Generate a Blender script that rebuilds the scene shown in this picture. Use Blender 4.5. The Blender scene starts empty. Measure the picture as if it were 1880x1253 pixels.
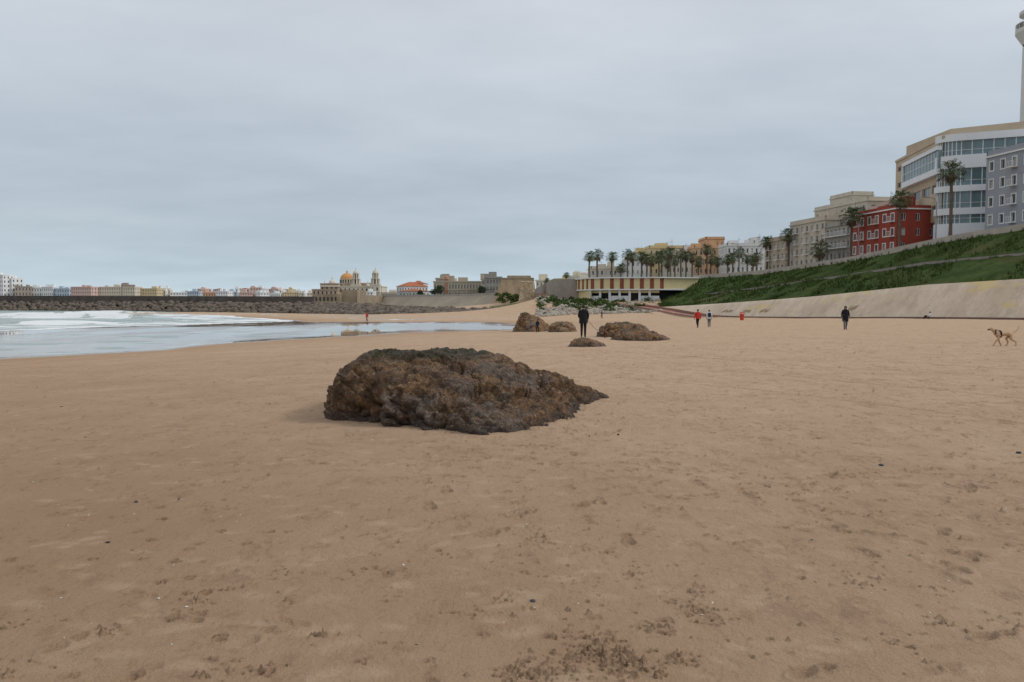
import bpy, math, random
import numpy as np
from mathutils import Vector, Matrix
random.seed(7); np.random.seed(7)
scene=bpy.context.scene
# ------------------------------------------------------------------ survey helpers
F=1483.0; CU=940.0; CV=626.5; HZ=556.0; H=1.9
PT=math.atan((CV-HZ)/F); cp,sp=math.cos(PT),math.sin(PT)
def _ray(u,v):
    a=(u-CU)/F; b=(CV-v)/F
    return a, cp+b*sp, -sp+b*cp
def W(u,v,D):
    x,y,z=_ray(u,v); s=D/y
    return Vector((x*s,D,H+z*s))
def WZ(u,v,z0):
    x,y,z=_ray(u,v); s=(z0-H)/z
    return Vector((x*s,y*s,z0))
# ------------------------------------------------------------------ numpy noise
def _h(i,j,k):
    n=(i*374761393+j*668265263+k*1274126177)&0xffffffff
    n=((n^(n>>13))*1274126177)&0xffffffff
    n=n^(n>>16)
    return (n&0xffff)/32767.5-1.0
def vn(x,y,z):
    x=np.asarray(x,float);y=np.asarray(y,float);z=np.asarray(z,float)+0*x
    i=np.floor(x).astype(np.int64);j=np.floor(y).astype(np.int64);k=np.floor(z).astype(np.int64)
    fx=x-i;fy=y-j;fz=z-k
    fx=fx*fx*(3-2*fx);fy=fy*fy*(3-2*fy);fz=fz*fz*(3-2*fz)
    def L(a,b,t): return a+(b-a)*t
    return L(L(L(_h(i,j,k),_h(i+1,j,k),fx),L(_h(i,j+1,k),_h(i+1,j+1,k),fx),fy),
             L(L(_h(i,j,k+1),_h(i+1,j,k+1),fx),L(_h(i,j+1,k+1),_h(i+1,j+1,k+1),fx),fy),fz)
def fbm(x,y,z,o=4,g=.5):
    s=0;a=1;t=0
    for q in range(o):
        s=s+a*vn(x*2**q+q*7.3,y*2**q+q*3.1,z*2**q+q*5.7);t+=a;a*=g
    return s/t
def sstep(a,b,x):
    t=np.clip((x-a)/(b-a),0,1); return t*t*(3-2*t)
# ------------------------------------------------------------------ materials
def nodes(name):
    m=bpy.data.materials.new(name); m.use_nodes=True
    nt=m.node_tree; return m,nt,nt.nodes['Principled BSDF']
def N(nt,t,**k):
    n=nt.nodes.new(t)
    for a,b in k.items(): setattr(n,a,b)
    return n
def rgba(c): return (c[0],c[1],c[2],1)
def mixc(nt,fac,a,b,mode='MIX'):
    n=N(nt,'ShaderNodeMix',data_type='RGBA',blend_type=mode)
    if isinstance(fac,(int,float)): n.inputs[0].default_value=fac
    else: nt.links.new(fac,n.inputs[0])
    for s,i in ((a,6),(b,7)):
        if isinstance(s,(tuple,list)): n.inputs[i].default_value=rgba(s)
        else: nt.links.new(s,n.inputs[i])
    return n.outputs[2]
def noise(nt,scale,detail=6,rough=.6,vec=None,stretch=None):
    tc=N(nt,'ShaderNodeNewGeometry').outputs['Position'] if vec is None else vec
    if stretch:
        mp=N(nt,'ShaderNodeMapping'); mp.inputs['Scale'].default_value=stretch
        nt.links.new(tc,mp.inputs[0]); tc=mp.outputs[0]
    n=N(nt,'ShaderNodeTexNoise'); n.inputs['Scale'].default_value=scale
    n.inputs['Detail'].default_value=detail; n.inputs['Roughness'].default_value=rough
    nt.links.new(tc,n.inputs['Vector']); return n.outputs[0]
def mapr(nt,s,a,b,c=0,d=1):
    n=N(nt,'ShaderNodeMapRange'); nt.links.new(s,n.inputs[0])
    for i,q in zip((1,2,3,4),(a,b,c,d)): n.inputs[i].default_value=q
    return n.outputs[0]
def math_(nt,op,a,b):
    n=N(nt,'ShaderNodeMath',operation=op)
    for s,i in ((a,0),(b,1)):
        if isinstance(s,(int,float)): n.inputs[i].default_value=s
        else: nt.links.new(s,n.inputs[i])
    return n.outputs[0]
def attr(nt,name):
    return N(nt,'ShaderNodeAttribute',attribute_name=name).outputs['Fac']
def bump(nt,bs,hs,strength,dist,prev=None):
    b=N(nt,'ShaderNodeBump'); b.inputs['Strength'].default_value=strength; b.inputs['Distance'].default_value=dist
    nt.links.new(hs,b.inputs['Height'])
    if prev: nt.links.new(prev,b.inputs['Normal'])
    nt.links.new(b.outputs[0],bs.inputs['Normal']); return b.outputs[0]
_mc={}
def mat(name,col,rough=.85,var=.25,scale=.6,bmp=.0,bscale=8,metal=0,spec=.3,stain=0):
    if name in _mc: return _mc[name]
    m,nt,bs=nodes(name)
    c0=tuple(x*(1-var) for x in col); c1=tuple(min(1,x*(1+var*.6)) for x in col)
    f=mapr(nt,noise(nt,scale,8,.65),.3,.7)
    c=mixc(nt,f,c0,c1)
    if stain:
        g=mapr(nt,noise(nt,scale*2,6,.6,stretch=(1,1,.12)),.5,.75)
        c=mixc(nt,math_(nt,'MULTIPLY',g,stain),c,tuple(x*.4 for x in col))
    nt.links.new(c,bs.inputs['Base Color'])
    bs.inputs['Roughness'].default_value=rough; bs.inputs['Metallic'].default_value=metal
    bs.inputs['Specular IOR Level'].default_value=spec
    if bmp: bump(nt,bs,noise(nt,bscale,5,.6),bmp,.1)
    _mc[name]=m; return m
# ------------------------------------------------------------------ mesh builder
def np_mesh(name,V,Fq,smooth=True):
    me=bpy.data.meshes.new(name); V=np.asarray(V,np.float32); Fq=np.asarray(Fq,np.int32)
    k=Fq.shape[1]
    me.vertices.add(len(V)); me.vertices.foreach_set('co',V.ravel())
    me.loops.add(Fq.size); me.loops.foreach_set('vertex_index',Fq.ravel())
    me.polygons.add(len(Fq)); me.polygons.foreach_set('loop_start',np.arange(0,Fq.size,k,dtype=np.int32))
    me.update(calc_edges=True)
    if smooth: me.polygons.foreach_set('use_smooth',np.ones(len(Fq),bool))
    me.validate(); return me
def add(name,me,mats=None,parent=None):
    o=bpy.data.objects.new(name,me); scene.collection.objects.link(o)
    if mats:
        for m in mats: me.materials.append(m)
    if parent: o.parent=parent
    return o
def setattrf(me,name,a):
    at=me.attributes.new(name,'FLOAT','POINT'); at.data.foreach_set('value',np.asarray(a,np.float32).ravel())
class MB:
    def __init__(s): s.v=[];s.f=[];s.m=[]
    def poly(s,pts,mi=0):
        b=len(s.v); s.v+= [tuple(p) for p in pts]; s.f.append(tuple(range(b,b+len(pts)))); s.m.append(mi)
    def obox(s,p,a,b,c,mi=0):
        p,a,b,c=map(Vector,(p,a,b,c)); k=len(s.v)
        s.v+=[tuple(q) for q in (p,p+a,p+a+b,p+b,p+c,p+a+c,p+a+b+c,p+b+c)]
        for f in ((0,3,2,1),(4,5,6,7),(0,1,5,4),(1,2,6,5),(2,3,7,6),(3,0,4,7)):
            s.f.append(tuple(k+i for i in f)); s.m.append(mi)
    def box(s,cx,cy,z0,z1,sx,sy,mi=0,rot=0):
        c,n=math.cos(rot),math.sin(rot); ax=Vector((c,n,0))*sx; ay=Vector((-n,c,0))*sy
        s.obox(Vector((cx,cy,z0))-ax/2-ay/2,ax,ay,(0,0,z1-z0),mi)
    def prism(s,pts,z0,z1,mi=0,off1=None):
        n=len(pts); top=off1 or pts; k=len(s.v)
        s.v+=[(p[0],p[1],z0) for p in pts]+[(p[0],p[1],z1) for p in top]
        for i in range(n):
            j=(i+1)%n; s.f.append((k+i,k+j,k+n+j,k+n+i)); s.m.append(mi)
        s.f.append(tuple(k+n+i for i in range(n))); s.m.append(mi)
        s.f.append(tuple(k+n-1-i for i in range(n))); s.m.append(mi)
    def lathe(s,cx,cy,prof,n=16,mi=0,rot=0,sy=1):
        k=len(s.v)
        for r,z in prof:
            for i in range(n):
                a=2*math.pi*i/n+rot; s.v.append((cx+r*math.cos(a),cy+sy*r*math.sin(a),z))
        for q in range(len(prof)-1):
            for i in range(n):
                j=(i+1)%n; s.f.append((k+q*n+i,k+q*n+j,k+(q+1)*n+j,k+(q+1)*n+i)); s.m.append(mi)
        s.f.append(tuple(k+(len(prof)-1)*n+i for i in range(n))); s.m.append(mi)
    def tube(s,pts,rs,n=6,mi=0):
        k=len(s.v); pts=[Vector(p) for p in pts]
        for q,p in enumerate(pts):
            d=(pts[min(q+1,len(pts)-1)]-pts[max(q-1,0)]).normalized()
            a=d.orthogonal().normalized() if abs(d.z)<.99 else Vector((1,0,0)); a=(a-d*a.dot(d)).normalized(); b=d.cross(a)
            for i in range(n):
                t=2*math.pi*i/n; s.v.append(tuple(p+(a*math.cos(t)+b*math.sin(t))*rs[q]))
        for q in range(len(pts)-1):
            for i in range(n):
                j=(i+1)%n; s.f.append((k+q*n+i,k+q*n+j,k+(q+1)*n+j,k+(q+1)*n+i)); s.m.append(mi)
    def obj(s,name,mats,parent=None,smooth=False):
        me=bpy.data.meshes.new(name); me.from_pydata(s.v,[],s.f); me.update()
        for m in mats: me.materials.append(m)
        me.polygons.foreach_set('material_index',s.m)
        if smooth: me.polygons.foreach_set('use_smooth',[True]*len(s.f))
        return add(name,me,None,parent)
def empty(name,loc=(0,0,0)):
    o=bpy.data.objects.new(name,None); o.location=loc; scene.collection.objects.link(o); return o
# ------------------------------------------------------------------ terrain heights (surveyed spot levels)
spots=[(0,0,0),(6,0,.05),(-6,0,-.08),(0,8,0),(8,8,.05),(-6,8,-.12),(0,13,0),(-2,14,-.02),(3,14,0),(0,20,-.05),(12,20,.05),
(-10,20,-.38),(-12,10,-.4),(-20,0,-.85),(30,0,.3),(62,0,.4),(62,40,.4),(20,35,.15),(22,32,.2),(4,45.5,-.05),(4,-30,0),(-30,-40,-1.1),(50,-50,.4),
(23.9,58,-.02),(55.5,88,.06),(45,110,-.3),(17.2,75,-.48),(0,60,-.55),(-8,45,-.6),(-5,90,-1.3),(37,200,-1.2),(30,120,-.8),
(-45,30,-1.7),(-60,10,-2.2),(-100,-50,-3.5),(-80,60,-2.4),(-120,110,-3),(-90,150,-2.6),(-150,250,-4),(-75,200,-2.4),(-250,100,-6),(-250,400,-8),(-500,200,-9)]
def S(u,v,D): p=W(u,v,D); spots.append((p.x,p.y,p.z))
for u,v in ((0,660),(300,645),(420,632),(640,618),(950,606)):
    p=WZ(u,v,-1.56); spots.append(tuple(p))
for u,v in ((0,607),(200,600),(400,596),(500,592)):
    p=WZ(u,v,-1.68); spots.append(tuple(p))
S(674,590.5,150); S(800,592,128); S(900,590,135); S(760,582,205); S(900,582,210); S(600,585,185); S(1100,592,105)
S(1100,553,224); S(1212,553,224); S(1080,552,238); S(1150,562,215); S(1210,572,190); S(1262,583,165)
S(990,548,235); S(1040,556,225); S(1060,570,205); S(1130,574,200); S(1180,580,178); S(1010,578,200)
S(1000,545,260); S(975,560,242); S(940,568,250)
spots+=[(60,260,2),(100,200,0),(20,300,3),(-60,300,-2.5),(0,400,-3),(100,400,-3)]
SP=np.array(spots); _n=len(SP)
def _K(a,b): return np.sqrt((a[:,None,0]-b[None,:,0])**2+(a[:,None,1]-b[None,:,1])**2+9.0)
A=np.zeros((_n+1,_n+1)); A[:_n,:_n]=_K(SP,SP)+np.eye(_n)*-.3; A[_n,:_n]=1; A[:_n,_n]=1
_w=np.linalg.solve(A,np.append(SP[:,2],0))
def inside(x,y,P):
    r=np.zeros(x.shape,bool); n=len(P)
    for i in range(n):
        x1,y1=P[i];x2,y2=P[(i+1)%n]
        if y1==y2: continue
        c=((y1>y)!=(y2>y))&(x<(x2-x1)*(y-y1)/(y2-y1)+x1); r^=c
    return r
def dline(x,y,P):
    d=np.full(x.shape,1e9)
    for (x1,y1),(x2,y2) in zip(P[:-1],P[1:]):
        ax,ay=x2-x1,y2-y1; t=np.clip(((x-x1)*ax+(y-y1)*ay)/(ax*ax+ay*ay),0,1)
        d=np.minimum(d,np.hypot(x-x1-t*ax,y-y1-t*ay))
    return d
SHORE=[(-95,-100)]+[(p.x,p.y) for p in (WZ(-300,617,-1.7),WZ(0,607,-1.7),WZ(120,603,-1.7),WZ(200,600,-1.7),WZ(330,598,-1.7),WZ(400,595,-1.7),WZ(480,593,-1.7),WZ(565,590.5,-1.7),WZ(500,585,-1.7),WZ(420,580,-1.7),WZ(330,577,-1.7))]
SEAP=[(-1500,-400)]+SHORE+[(-1500,600)]
def gz_arr(x,y):
    x=np.asarray(x,float).ravel(); y=np.asarray(y,float).ravel(); out=np.empty(len(x))
    for i in range(0,len(x),60000):
        q=np.stack([x[i:i+60000],y[i:i+60000]],1); out[i:i+60000]=_K(q,SP)@_w[:_n]+_w[_n]
    r=np.hypot(x,y)
    sx_=x+fbm(x*.05,y*.05,0*x,3)*5; sy_=y+fbm(x*.06+9,y*.06,0*x,3)*6
    se=inside(sx_,sy_,SEAP); ds=dline(sx_,sy_,SHORE)
    out+=fbm(x*.12,y*.12,0*x,3)*.07*sstep(6,40,r)*(out>-1.3)+fbm(x*.9,y*.9,0*x+4,3)*.012*(out>-1.45)
    out=np.where(se,np.minimum(out,-1.72-.025*np.minimum(ds,60)),np.where((r<330)&(x<30),np.maximum(out,-1.655),out))
    t=sstep(330,480,r); out=out*(1-t)+(-9)*t
    return out
def gz(x,y): return float(gz_arr([x],[y])[0])
# ------------------------------------------------------------------ ground sheet
dense=np.radians(np.arange(-43,43.001,.10)); side=np.radians(np.arange(46,315,3.))
ang=np.concatenate([dense,side]); NA=len(ang)
rad=[.4,1.2,1.9,2.4]
while rad[-1]<12: rad.append(rad[-1]*1.0032)
while rad[-1]<36: rad.append(rad[-1]*1.0044)
while rad[-1]<420: rad.append(rad[-1]*1.013)
while rad[-1]<9000: rad.append(rad[-1]*1.15)
rad=np.array(rad); NR=len(rad)
OY=-.6
RR,AA=np.meshgrid(rad,ang,indexing='ij')
X=RR*np.sin(AA); Y=OY+RR*np.cos(AA)
Z=gz_arr(X,Y).reshape(X.shape)
foot=np.zeros_like(X); relief_shade=np.zeros_like(X)
dA=.10*math.pi/180
def stamp(cx,cy,rx,ry,rot,depth,light=0.,rim=.45,dark=0.):
    R=math.hypot(cx,cy-OY); a=math.atan2(cx,cy-OY); m=max(rx,ry)*1.9
    i0=np.searchsorted(rad,R-m);i1=np.searchsorted(rad,R+m)
    j0=int((a-m/R-dense[0])/dA);j1=int((a+m/R-dense[0])/dA)+2
    if j1<=2 or j0>=len(dense)-2: return
    j0=max(j0,0);j1=min(j1,len(dense))
    x=X[i0:i1,j0:j1]-cx;y=Y[i0:i1,j0:j1]-cy
    c,s=math.cos(rot),math.sin(rot); p=(x*c+y*s)/rx; q=(-x*s+y*c)/ry
    d=np.sqrt(p*p+q*q)
    Z[i0:i1,j0:j1]+= -depth*(1-sstep(.45,1.0,d))+depth*rim*np.exp(-((d-1.15)/.22)**2)
    if light: foot[i0:i1,j0:j1]=np.maximum(foot[i0:i1,j0:j1],light*(1-sstep(.3,1.25,d)))
    if dark: relief_shade[i0:i1,j0:j1]=np.maximum(relief_shade[i0:i1,j0:j1],dark*(1-sstep(.6,1.15,d)))  # painted shade for the stamped marks, stored per vertex
def paw(x,y,h,d=.016,s=1.):
    stamp(x,y,.027*s,.024*s,h,d,dark=.7)
    for k in (-1.3,-.45,.45,1.3):
        stamp(x+math.cos(h+1.57+k*-.5)*.046*s,y+math.sin(h+1.57+k*-.5)*.046*s,.010*s,.015*s,h,d*.9,dark=.7)
def shoe(x,y,h,d=.012,dk=.4):
    c,s=math.cos(h),math.sin(h)
    stamp(x+c*.08,y+s*.08,.09,.046,h,d,dark=dk*.8,rim=.7); stamp(x-c*.08,y-s*.08,.06,.034,h,d*1.1,dark=dk*.8,rim=.7)
def crumb(x,y,n,r,d=.014):
    k=.75+max(0,y-8)/20
    for _ in range(n):
        stamp(x+random.gauss(0,r),y+random.gauss(0,r*1.1),random.uniform(.010,.032)*k,random.uniform(.007,.019)*k,random.gauss(0,.5),random.choice((1,1,-1.1))*d*random.uniform(.5,1.5),dark=random.choice((0,random.uniform(.3,1.),random.uniform(.3,1.))))
for t in range(90):
    x=random.uniform(-9,14);y=random.uniform(3.5,26);h=random.uniform(0,6.28)
    for k in range(random.randint(5,16)):
        x+=math.cos(h)*random.uniform(.3,.5);y+=math.sin(h)*random.uniform(.3,.5);h+=random.gauss(0,.15)
        o=(.06 if k%2 else -.06)
        if y>3: paw(x-math.sin(h)*o,y+math.cos(h)*o,h-1.57,random.uniform(.008,.022),random.uniform(.9,1.4))
for t in range(150):
    x=random.uniform(-8,24);y=random.uniform(4,36);h=random.uniform(0,6.28)
    for k in range(random.randint(8,22)):
        x+=math.cos(h)*.62;y+=math.sin(h)*.62;h+=random.gauss(0,.05)
        o=(.11 if k%2 else -.11)
        if y>3: shoe(x-math.sin(h)*o,y+math.cos(h)*o,h,random.uniform(.006,.026)*(1 if x>-1 else .6),random.uniform(.0,.7))
for t in range(1000):
    y=3.5+28*random.random()**1.3;x=random.uniform(-.62,.66)*y
    stamp(x,y,random.uniform(.07,.19),random.uniform(.045,.10),random.uniform(-.9,.9),random.uniform(-.005,.010),random.uniform(.3,1),.3)
for t in range(3300):
    y=4+32*random.random()**.8;x=random.uniform(-.66,.68)*y
    if random.random()<(.5 if x<0 else .0): continue
    crumb(x,y,random.randint(2,8),random.uniform(.02,.10)*(1+y/18),random.uniform(.007,.017)*(1+y/18))
for (u,v,n,r) in ((1100,1190,80,.11),(1125,1215,60,.09),(1255,1213,26,.04),(960,1238,70,.12),(1275,1120,30,.06),(1310,1140,26,.06),(1200,1155,20,.04),(1180,1230,30,.08),(1020,1245,30,.1),
    (1590,1080,14,.04),(350,1105,24,.08),(1285,1088,14,.04),(1160,1055,16,.05),(690,1043,14,.05),(925,1102,16,.035),(1735,1150,14,.04),(200,1150,16,.04),(580,1163,12,.03),(430,1225,18,.08),(20,1225,18,.08),
    (1085,795,50,.2),(650,803,50,.3),(20,709,44,.35),(110,720,8,.2),(430,664,90,.9),(1725,1090,10,.04),(1545,945,12,.05),(985,990,12,.05),(780,885,16,.06),(1080,1010,10,.04)):
    p=WZ(u,v,0); crumb(p.x,p.y,n,r,.019)
def track(pts,w,d):
    global Z
    P=[WZ(u,v,0) for u,v in pts]
    for a,b in zip(P[:-1],P[1:]):
        ax,ay=b.x-a.x,b.y-a.y;L2=ax*ax+ay*ay
        t=np.clip(((X-a.x)*ax+(Y-a.y)*ay)/L2,0,1)
        dd=np.hypot(X-a.x-t*ax,Y-a.y-t*ay)
        g=np.exp(-(dd/w)**2)*(.6+.4*vn(X*5,Y*5,0*X)); Z-=d*g; np.maximum(relief_shade,g*.8,out=relief_shade)
track(((1140,672),(1360,684),(1600,708),(1950,742)),.08,.035)
track(((1120,690),(1380,716),(1640,748),(1950,792)),.06,.028)
track(((960,628),(1200,650),(1500,676),(1950,700)),.1,.035)
track(((1150,655),(1400,662),(1700,672),(1950,690)),.1,.035)
Z-=.035*np.exp(-(np.hypot((X+1)/2.6,(Y-13.2)/2.2)-1.)**2/.05)*(1+.5*vn(X*2,Y*2,0*X))*(Y<15.5)
Z+=fbm(X*3,Y*3,0*X,3)*.008*sstep(40,20,RR)
line=[(-900,800),(-300,690),(0,660),(150,652),(300,645),(420,632),(640,618),(800,612),(950,606),(968,602),(900,597),(780,595),(650,593),(560,590),(470,584),(400,580)]
LP=[WZ(u,v,-1.6) for u,v in line]; LP=[(p.x,p.y) for p in LP]
poly=LP+[(-900,400),(-900,-400),(-60,-200)]
px=X+fbm(X*.12,Y*.06,0*X,4)*2.5; py=Y+fbm(X*.1+9,Y*.1,0*X,4)*5
ins=inside(px,py,poly); dd=dline(px,py,LP); sd=np.where(ins,dd,-dd)
wet=sstep(-1.2,.8,sd)
damp=np.clip(np.where(ins,1,np.exp(-dd/11.)),0,1)
damp=np.clip(damp*.8+.42*sstep(4,-10,X)*sstep(60,10,Y)+.27*sstep(20,4,Y)*sstep(9,-3,X)+.16*sstep(12,5,Y)+.1*sstep(24,10,Y),0,1)
vegp=[W(u,v,D) for u,v,D in ((985,556,236),(1030,572,214),(1120,578,196),(1185,580,182),(1215,568,205),(1130,556,222),(1040,546,232),(1000,544,258),(960,560,262),(900,556,262))]
vegp=[(p.x,p.y) for p in vegp]
veg=np.where(inside(X+fbm(X*.3,Y*.3,0*X,3)*4,Y,vegp),1.,0.)
V=np.stack([X.ravel(),Y.ravel(),Z.ravel()],1)
ii,jj=np.meshgrid(np.arange(NR-1),np.arange(NA),indexing='ij'); j2=(jj+1)%NA
Q=np.stack([ii*NA+jj,ii*NA+j2,(ii+1)*NA+j2,(ii+1)*NA+jj],-1).reshape(-1,4)[:, ::-1]
me=np_mesh('beach_sand',V,Q)
setattrf(me,'wet',wet);setattrf(me,'damp',damp);setattrf(me,'foot',foot);setattrf(me,'veg',veg);setattrf(me,'relief_shade',relief_shade)
m,nt,bs=nodes('sand_mat')
n1=noise(nt,.35,6,.6);n2=noise(nt,2.2,8,.7,stretch=(1,.6,1));n3=noise(nt,90,4,.7);n4=noise(nt,12,6,.7)
dm=math_(nt,'ADD',attr(nt,'damp'),mapr(nt,n1,.3,.7,-.25,.25))
c=mixc(nt,mapr(nt,dm,0,1),(.585,.420,.285),(.385,.245,.147))
c=mixc(nt,mapr(nt,n2,.38,.7,0,.4),c,(.37,.24,.15))
c=mixc(nt,math_(nt,'MULTIPLY',attr(nt,'foot'),.65),c,(.575,.415,.278))
c=mixc(nt,mapr(nt,n3,.3,.7,0,.35),c,(.31,.195,.118))
dry=math_(nt,'SUBTRACT',1,attr(nt,'wet'))
sp1=math_(nt,'MULTIPLY',mapr(nt,noise(nt,4.5,8,.8,stretch=(.8,.45,1)),.55,.62,0,.55),dry)
c=mixc(nt,sp1,c,(.29,.185,.115))
sp2=math_(nt,'MULTIPLY',mapr(nt,noise(nt,1.3,10,.85,stretch=(.6,.5,1)),.55,.61,0,.55),dry)
c=mixc(nt,sp2,c,(.31,.20,.13))
c=mixc(nt,math_(nt,'MULTIPLY',attr(nt,'relief_shade'),.55),c,(.23,.145,.088))  # shade of prints, crumbs and tracks painted into the sand colour
c=mixc(nt,attr(nt,'wet'),c,(.30,.215,.155))
gv=mixc(nt,mapr(nt,noise(nt,1.5,6,.7),.35,.65),(.05,.085,.025),(.20,.17,.09))
c=mixc(nt,attr(nt,'veg'),c,gv)
nt.links.new(c,bs.inputs['Base Color'])
wr=math_(nt,'MULTIPLY',attr(nt,'wet'),mapr(nt,noise(nt,.16,5,.6,stretch=(1,.25,1)),.38,.6,1.0,.86))
nt.links.new(mapr(nt,wr,0,1,.95,.0),bs.inputs['Roughness'])
nt.links.new(mapr(nt,wr,0,1,.1,.9),bs.inputs['Specular IOR Level'])
b1=bump(nt,bs,math_(nt,'MULTIPLY',n3,dry),.5,.008)
b2=bump(nt,bs,math_(nt,'MULTIPLY',n4,dry),.7,.03,b1)
b3=bump(nt,bs,math_(nt,'MULTIPLY',noise(nt,3.2,8,.75,stretch=(1,.7,1)),dry),.8,.13,b2)
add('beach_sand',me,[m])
# ------------------------------------------------------------------ sea
xs=np.concatenate([[-9000,-5000,-2500,-1200,-700],np.arange(-460,0,1.2),[70,200,600]])
ys=np.concatenate([[-9000,-3000,-800,-200,-50],np.arange(20,420,.6),[500,700,1000,2000,4000,9000]])
SX,SY=np.meshgrid(xs,ys,indexing='ij')
fin=((SX>-460)&(SX<0)&(SY>20)&(SY<420))
hh=(fbm(SX*.25,SY*.5,0*SX,4)*.14)
foam=np.zeros_like(SX)
shd=dline(SX+fbm(SX*.05,SY*.05,0*SX,3)*5,SY+fbm(SX*.06+9,SY*.06,0*SX,3)*6,SHORE)
for y0,am,sl in ((139,.6,-.03),(160,1.05,.02),(186,1.1,-.02),(225,.95,.01),(290,.8,0.)):
    yc=y0+sl*(SX+80)+fbm(SX*.03,0*SX+y0,0*SX,3)*9
    a=am*sstep(-.4,.3,vn(SX*.04+y0,0*SX+y0,0*SX)+.15)*(1-sstep(-80-(y0-140)*.42,-52-(y0-140)*.42,SX))
    d=SY-yc
    hh+=a*np.where(d<0,np.exp(-(d/.8)**2),np.exp(-(d/3.5)**2))
    foam=np.maximum(foam,a/am*1.3*np.where(d<0,np.exp(-(d/6.5)**2),np.exp(-(d/1.2)**2))*(.75+.5*vn(SX*.3,SY*.6,0*SX)))
edge=np.exp(-(shd/3.2)**2)
lace=np.clip(1.1-np.abs(fbm(SX*.10,SY*.28,0*SX+2,4))*2.6,0,1)
near=np.exp(-(shd/30.)**2)
foam=np.clip(np.maximum(foam,np.maximum(edge,lace*near*.98)),0,1)
hh*=fin*sstep(0,16,shd)
foam*=fin
SV=np.stack([SX.ravel(),SY.ravel(),(-1.7+hh).ravel()],1)
nx,ny=SX.shape
ii,jj=np.meshgrid(np.arange(nx-1),np.arange(ny-1),indexing='ij')
Q=np.stack([ii*ny+jj,(ii+1)*ny+jj,(ii+1)*ny+jj+1,ii*ny+jj+1],-1).reshape(-1,4)
me=np_mesh('sea_water',SV,Q); setattrf(me,'foam',foam)
m,nt,bs=nodes('sea_mat')
fn=noise(nt,.9,8,.75,stretch=(.5,1.2,1)); fm=mapr(nt,math_(nt,'ADD',attr(nt,'foam'),mapr(nt,fn,.3,.7,-.4,.4)),.40,.66)
wc=mixc(nt,mapr(nt,noise(nt,.06,4,.5),.3,.7),(.20,.26,.22),(.29,.34,.29))
nt.links.new(mixc(nt,fm,wc,(.76,.78,.78)),bs.inputs['Base Color'])
nt.links.new(mapr(nt,fm,0,1,.16,.9),bs.inputs['Roughness'])
b1=bump(nt,bs,noise(nt,1.1,6,.65,stretch=(.5,1,1)),.5,.18)
bump(nt,bs,fn,.4,.15,b1)
add('sea_water',me,[m])
# ------------------------------------------------------------------ rocks
def rockmat(name,dark=1.,big=1.):
    m,nt,bs=nodes(name)
    a=noise(nt,1.3*big,8,.7);b=noise(nt,6*big,8,.75);g=noise(nt,.8*big,5,.6,stretch=(1,1,1.5))
    c=mixc(nt,mapr(nt,a,.40,.60),tuple(dark*x for x in (.15,.078,.038)),tuple(dark*x for x in (.37,.195,.08)))
    c=mixc(nt,mapr(nt,b,.49,.62,0,.8),c,tuple(dark*x for x in (.50,.285,.12)))
    c=mixc(nt,mapr(nt,g,.54,.62,0,.75),c,tuple(dark*x for x in (.27,.205,.16)))
    c=mixc(nt,mapr(nt,noise(nt,7*big,8,.8),.39,.48,.88,0),c,(.045,.027,.016))
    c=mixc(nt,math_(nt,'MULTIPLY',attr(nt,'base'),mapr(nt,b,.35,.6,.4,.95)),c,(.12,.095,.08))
    vo=N(nt,'ShaderNodeTexVoronoi'); vo.inputs['Scale'].default_value=12*big; vo.inputs['Randomness'].default_value=1
    nt.links.new(N(nt,'ShaderNodeNewGeometry').outputs['Position'],vo.inputs['Vector'])
    pit=mapr(nt,vo.outputs[0],.12,.5)
    c=mixc(nt,mapr(nt,vo.outputs[0],.1,.3,.6,0),c,(.05,.03,.018))  # shade inside the pits painted into the rock colour
    v2=N(nt,'ShaderNodeTexVoronoi'); v2.inputs['Scale'].default_value=26*big
    nt.links.new(N(nt,'ShaderNodeNewGeometry').outputs['Position'],v2.inputs['Vector'])
    wh=math_(nt,'MULTIPLY',mapr(nt,v2.outputs[0],.16,.24,1,0),mapr(nt,noise(nt,2.2*big,5,.6),.46,.56))
    c=mixc(nt,wh,c,(.66,.59,.50))
    al=math_(nt,'MULTIPLY',attr(nt,'algae'),mapr(nt,b,.38,.56))
    c=mixc(nt,al,c,(.055,.068,.032))
    nt.links.new(c,bs.inputs['Base Color']); bs.inputs['Roughness'].default_value=.7
    b0=bump(nt,bs,pit,.9,.05/big)
    b1=bump(nt,bs,b,1.,.10/big,b0)
    bump(nt,bs,noise(nt,24*big,6,.8),.9,.03/big,b1)
    return m
ROCK=rockmat('boulder_mat')
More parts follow.
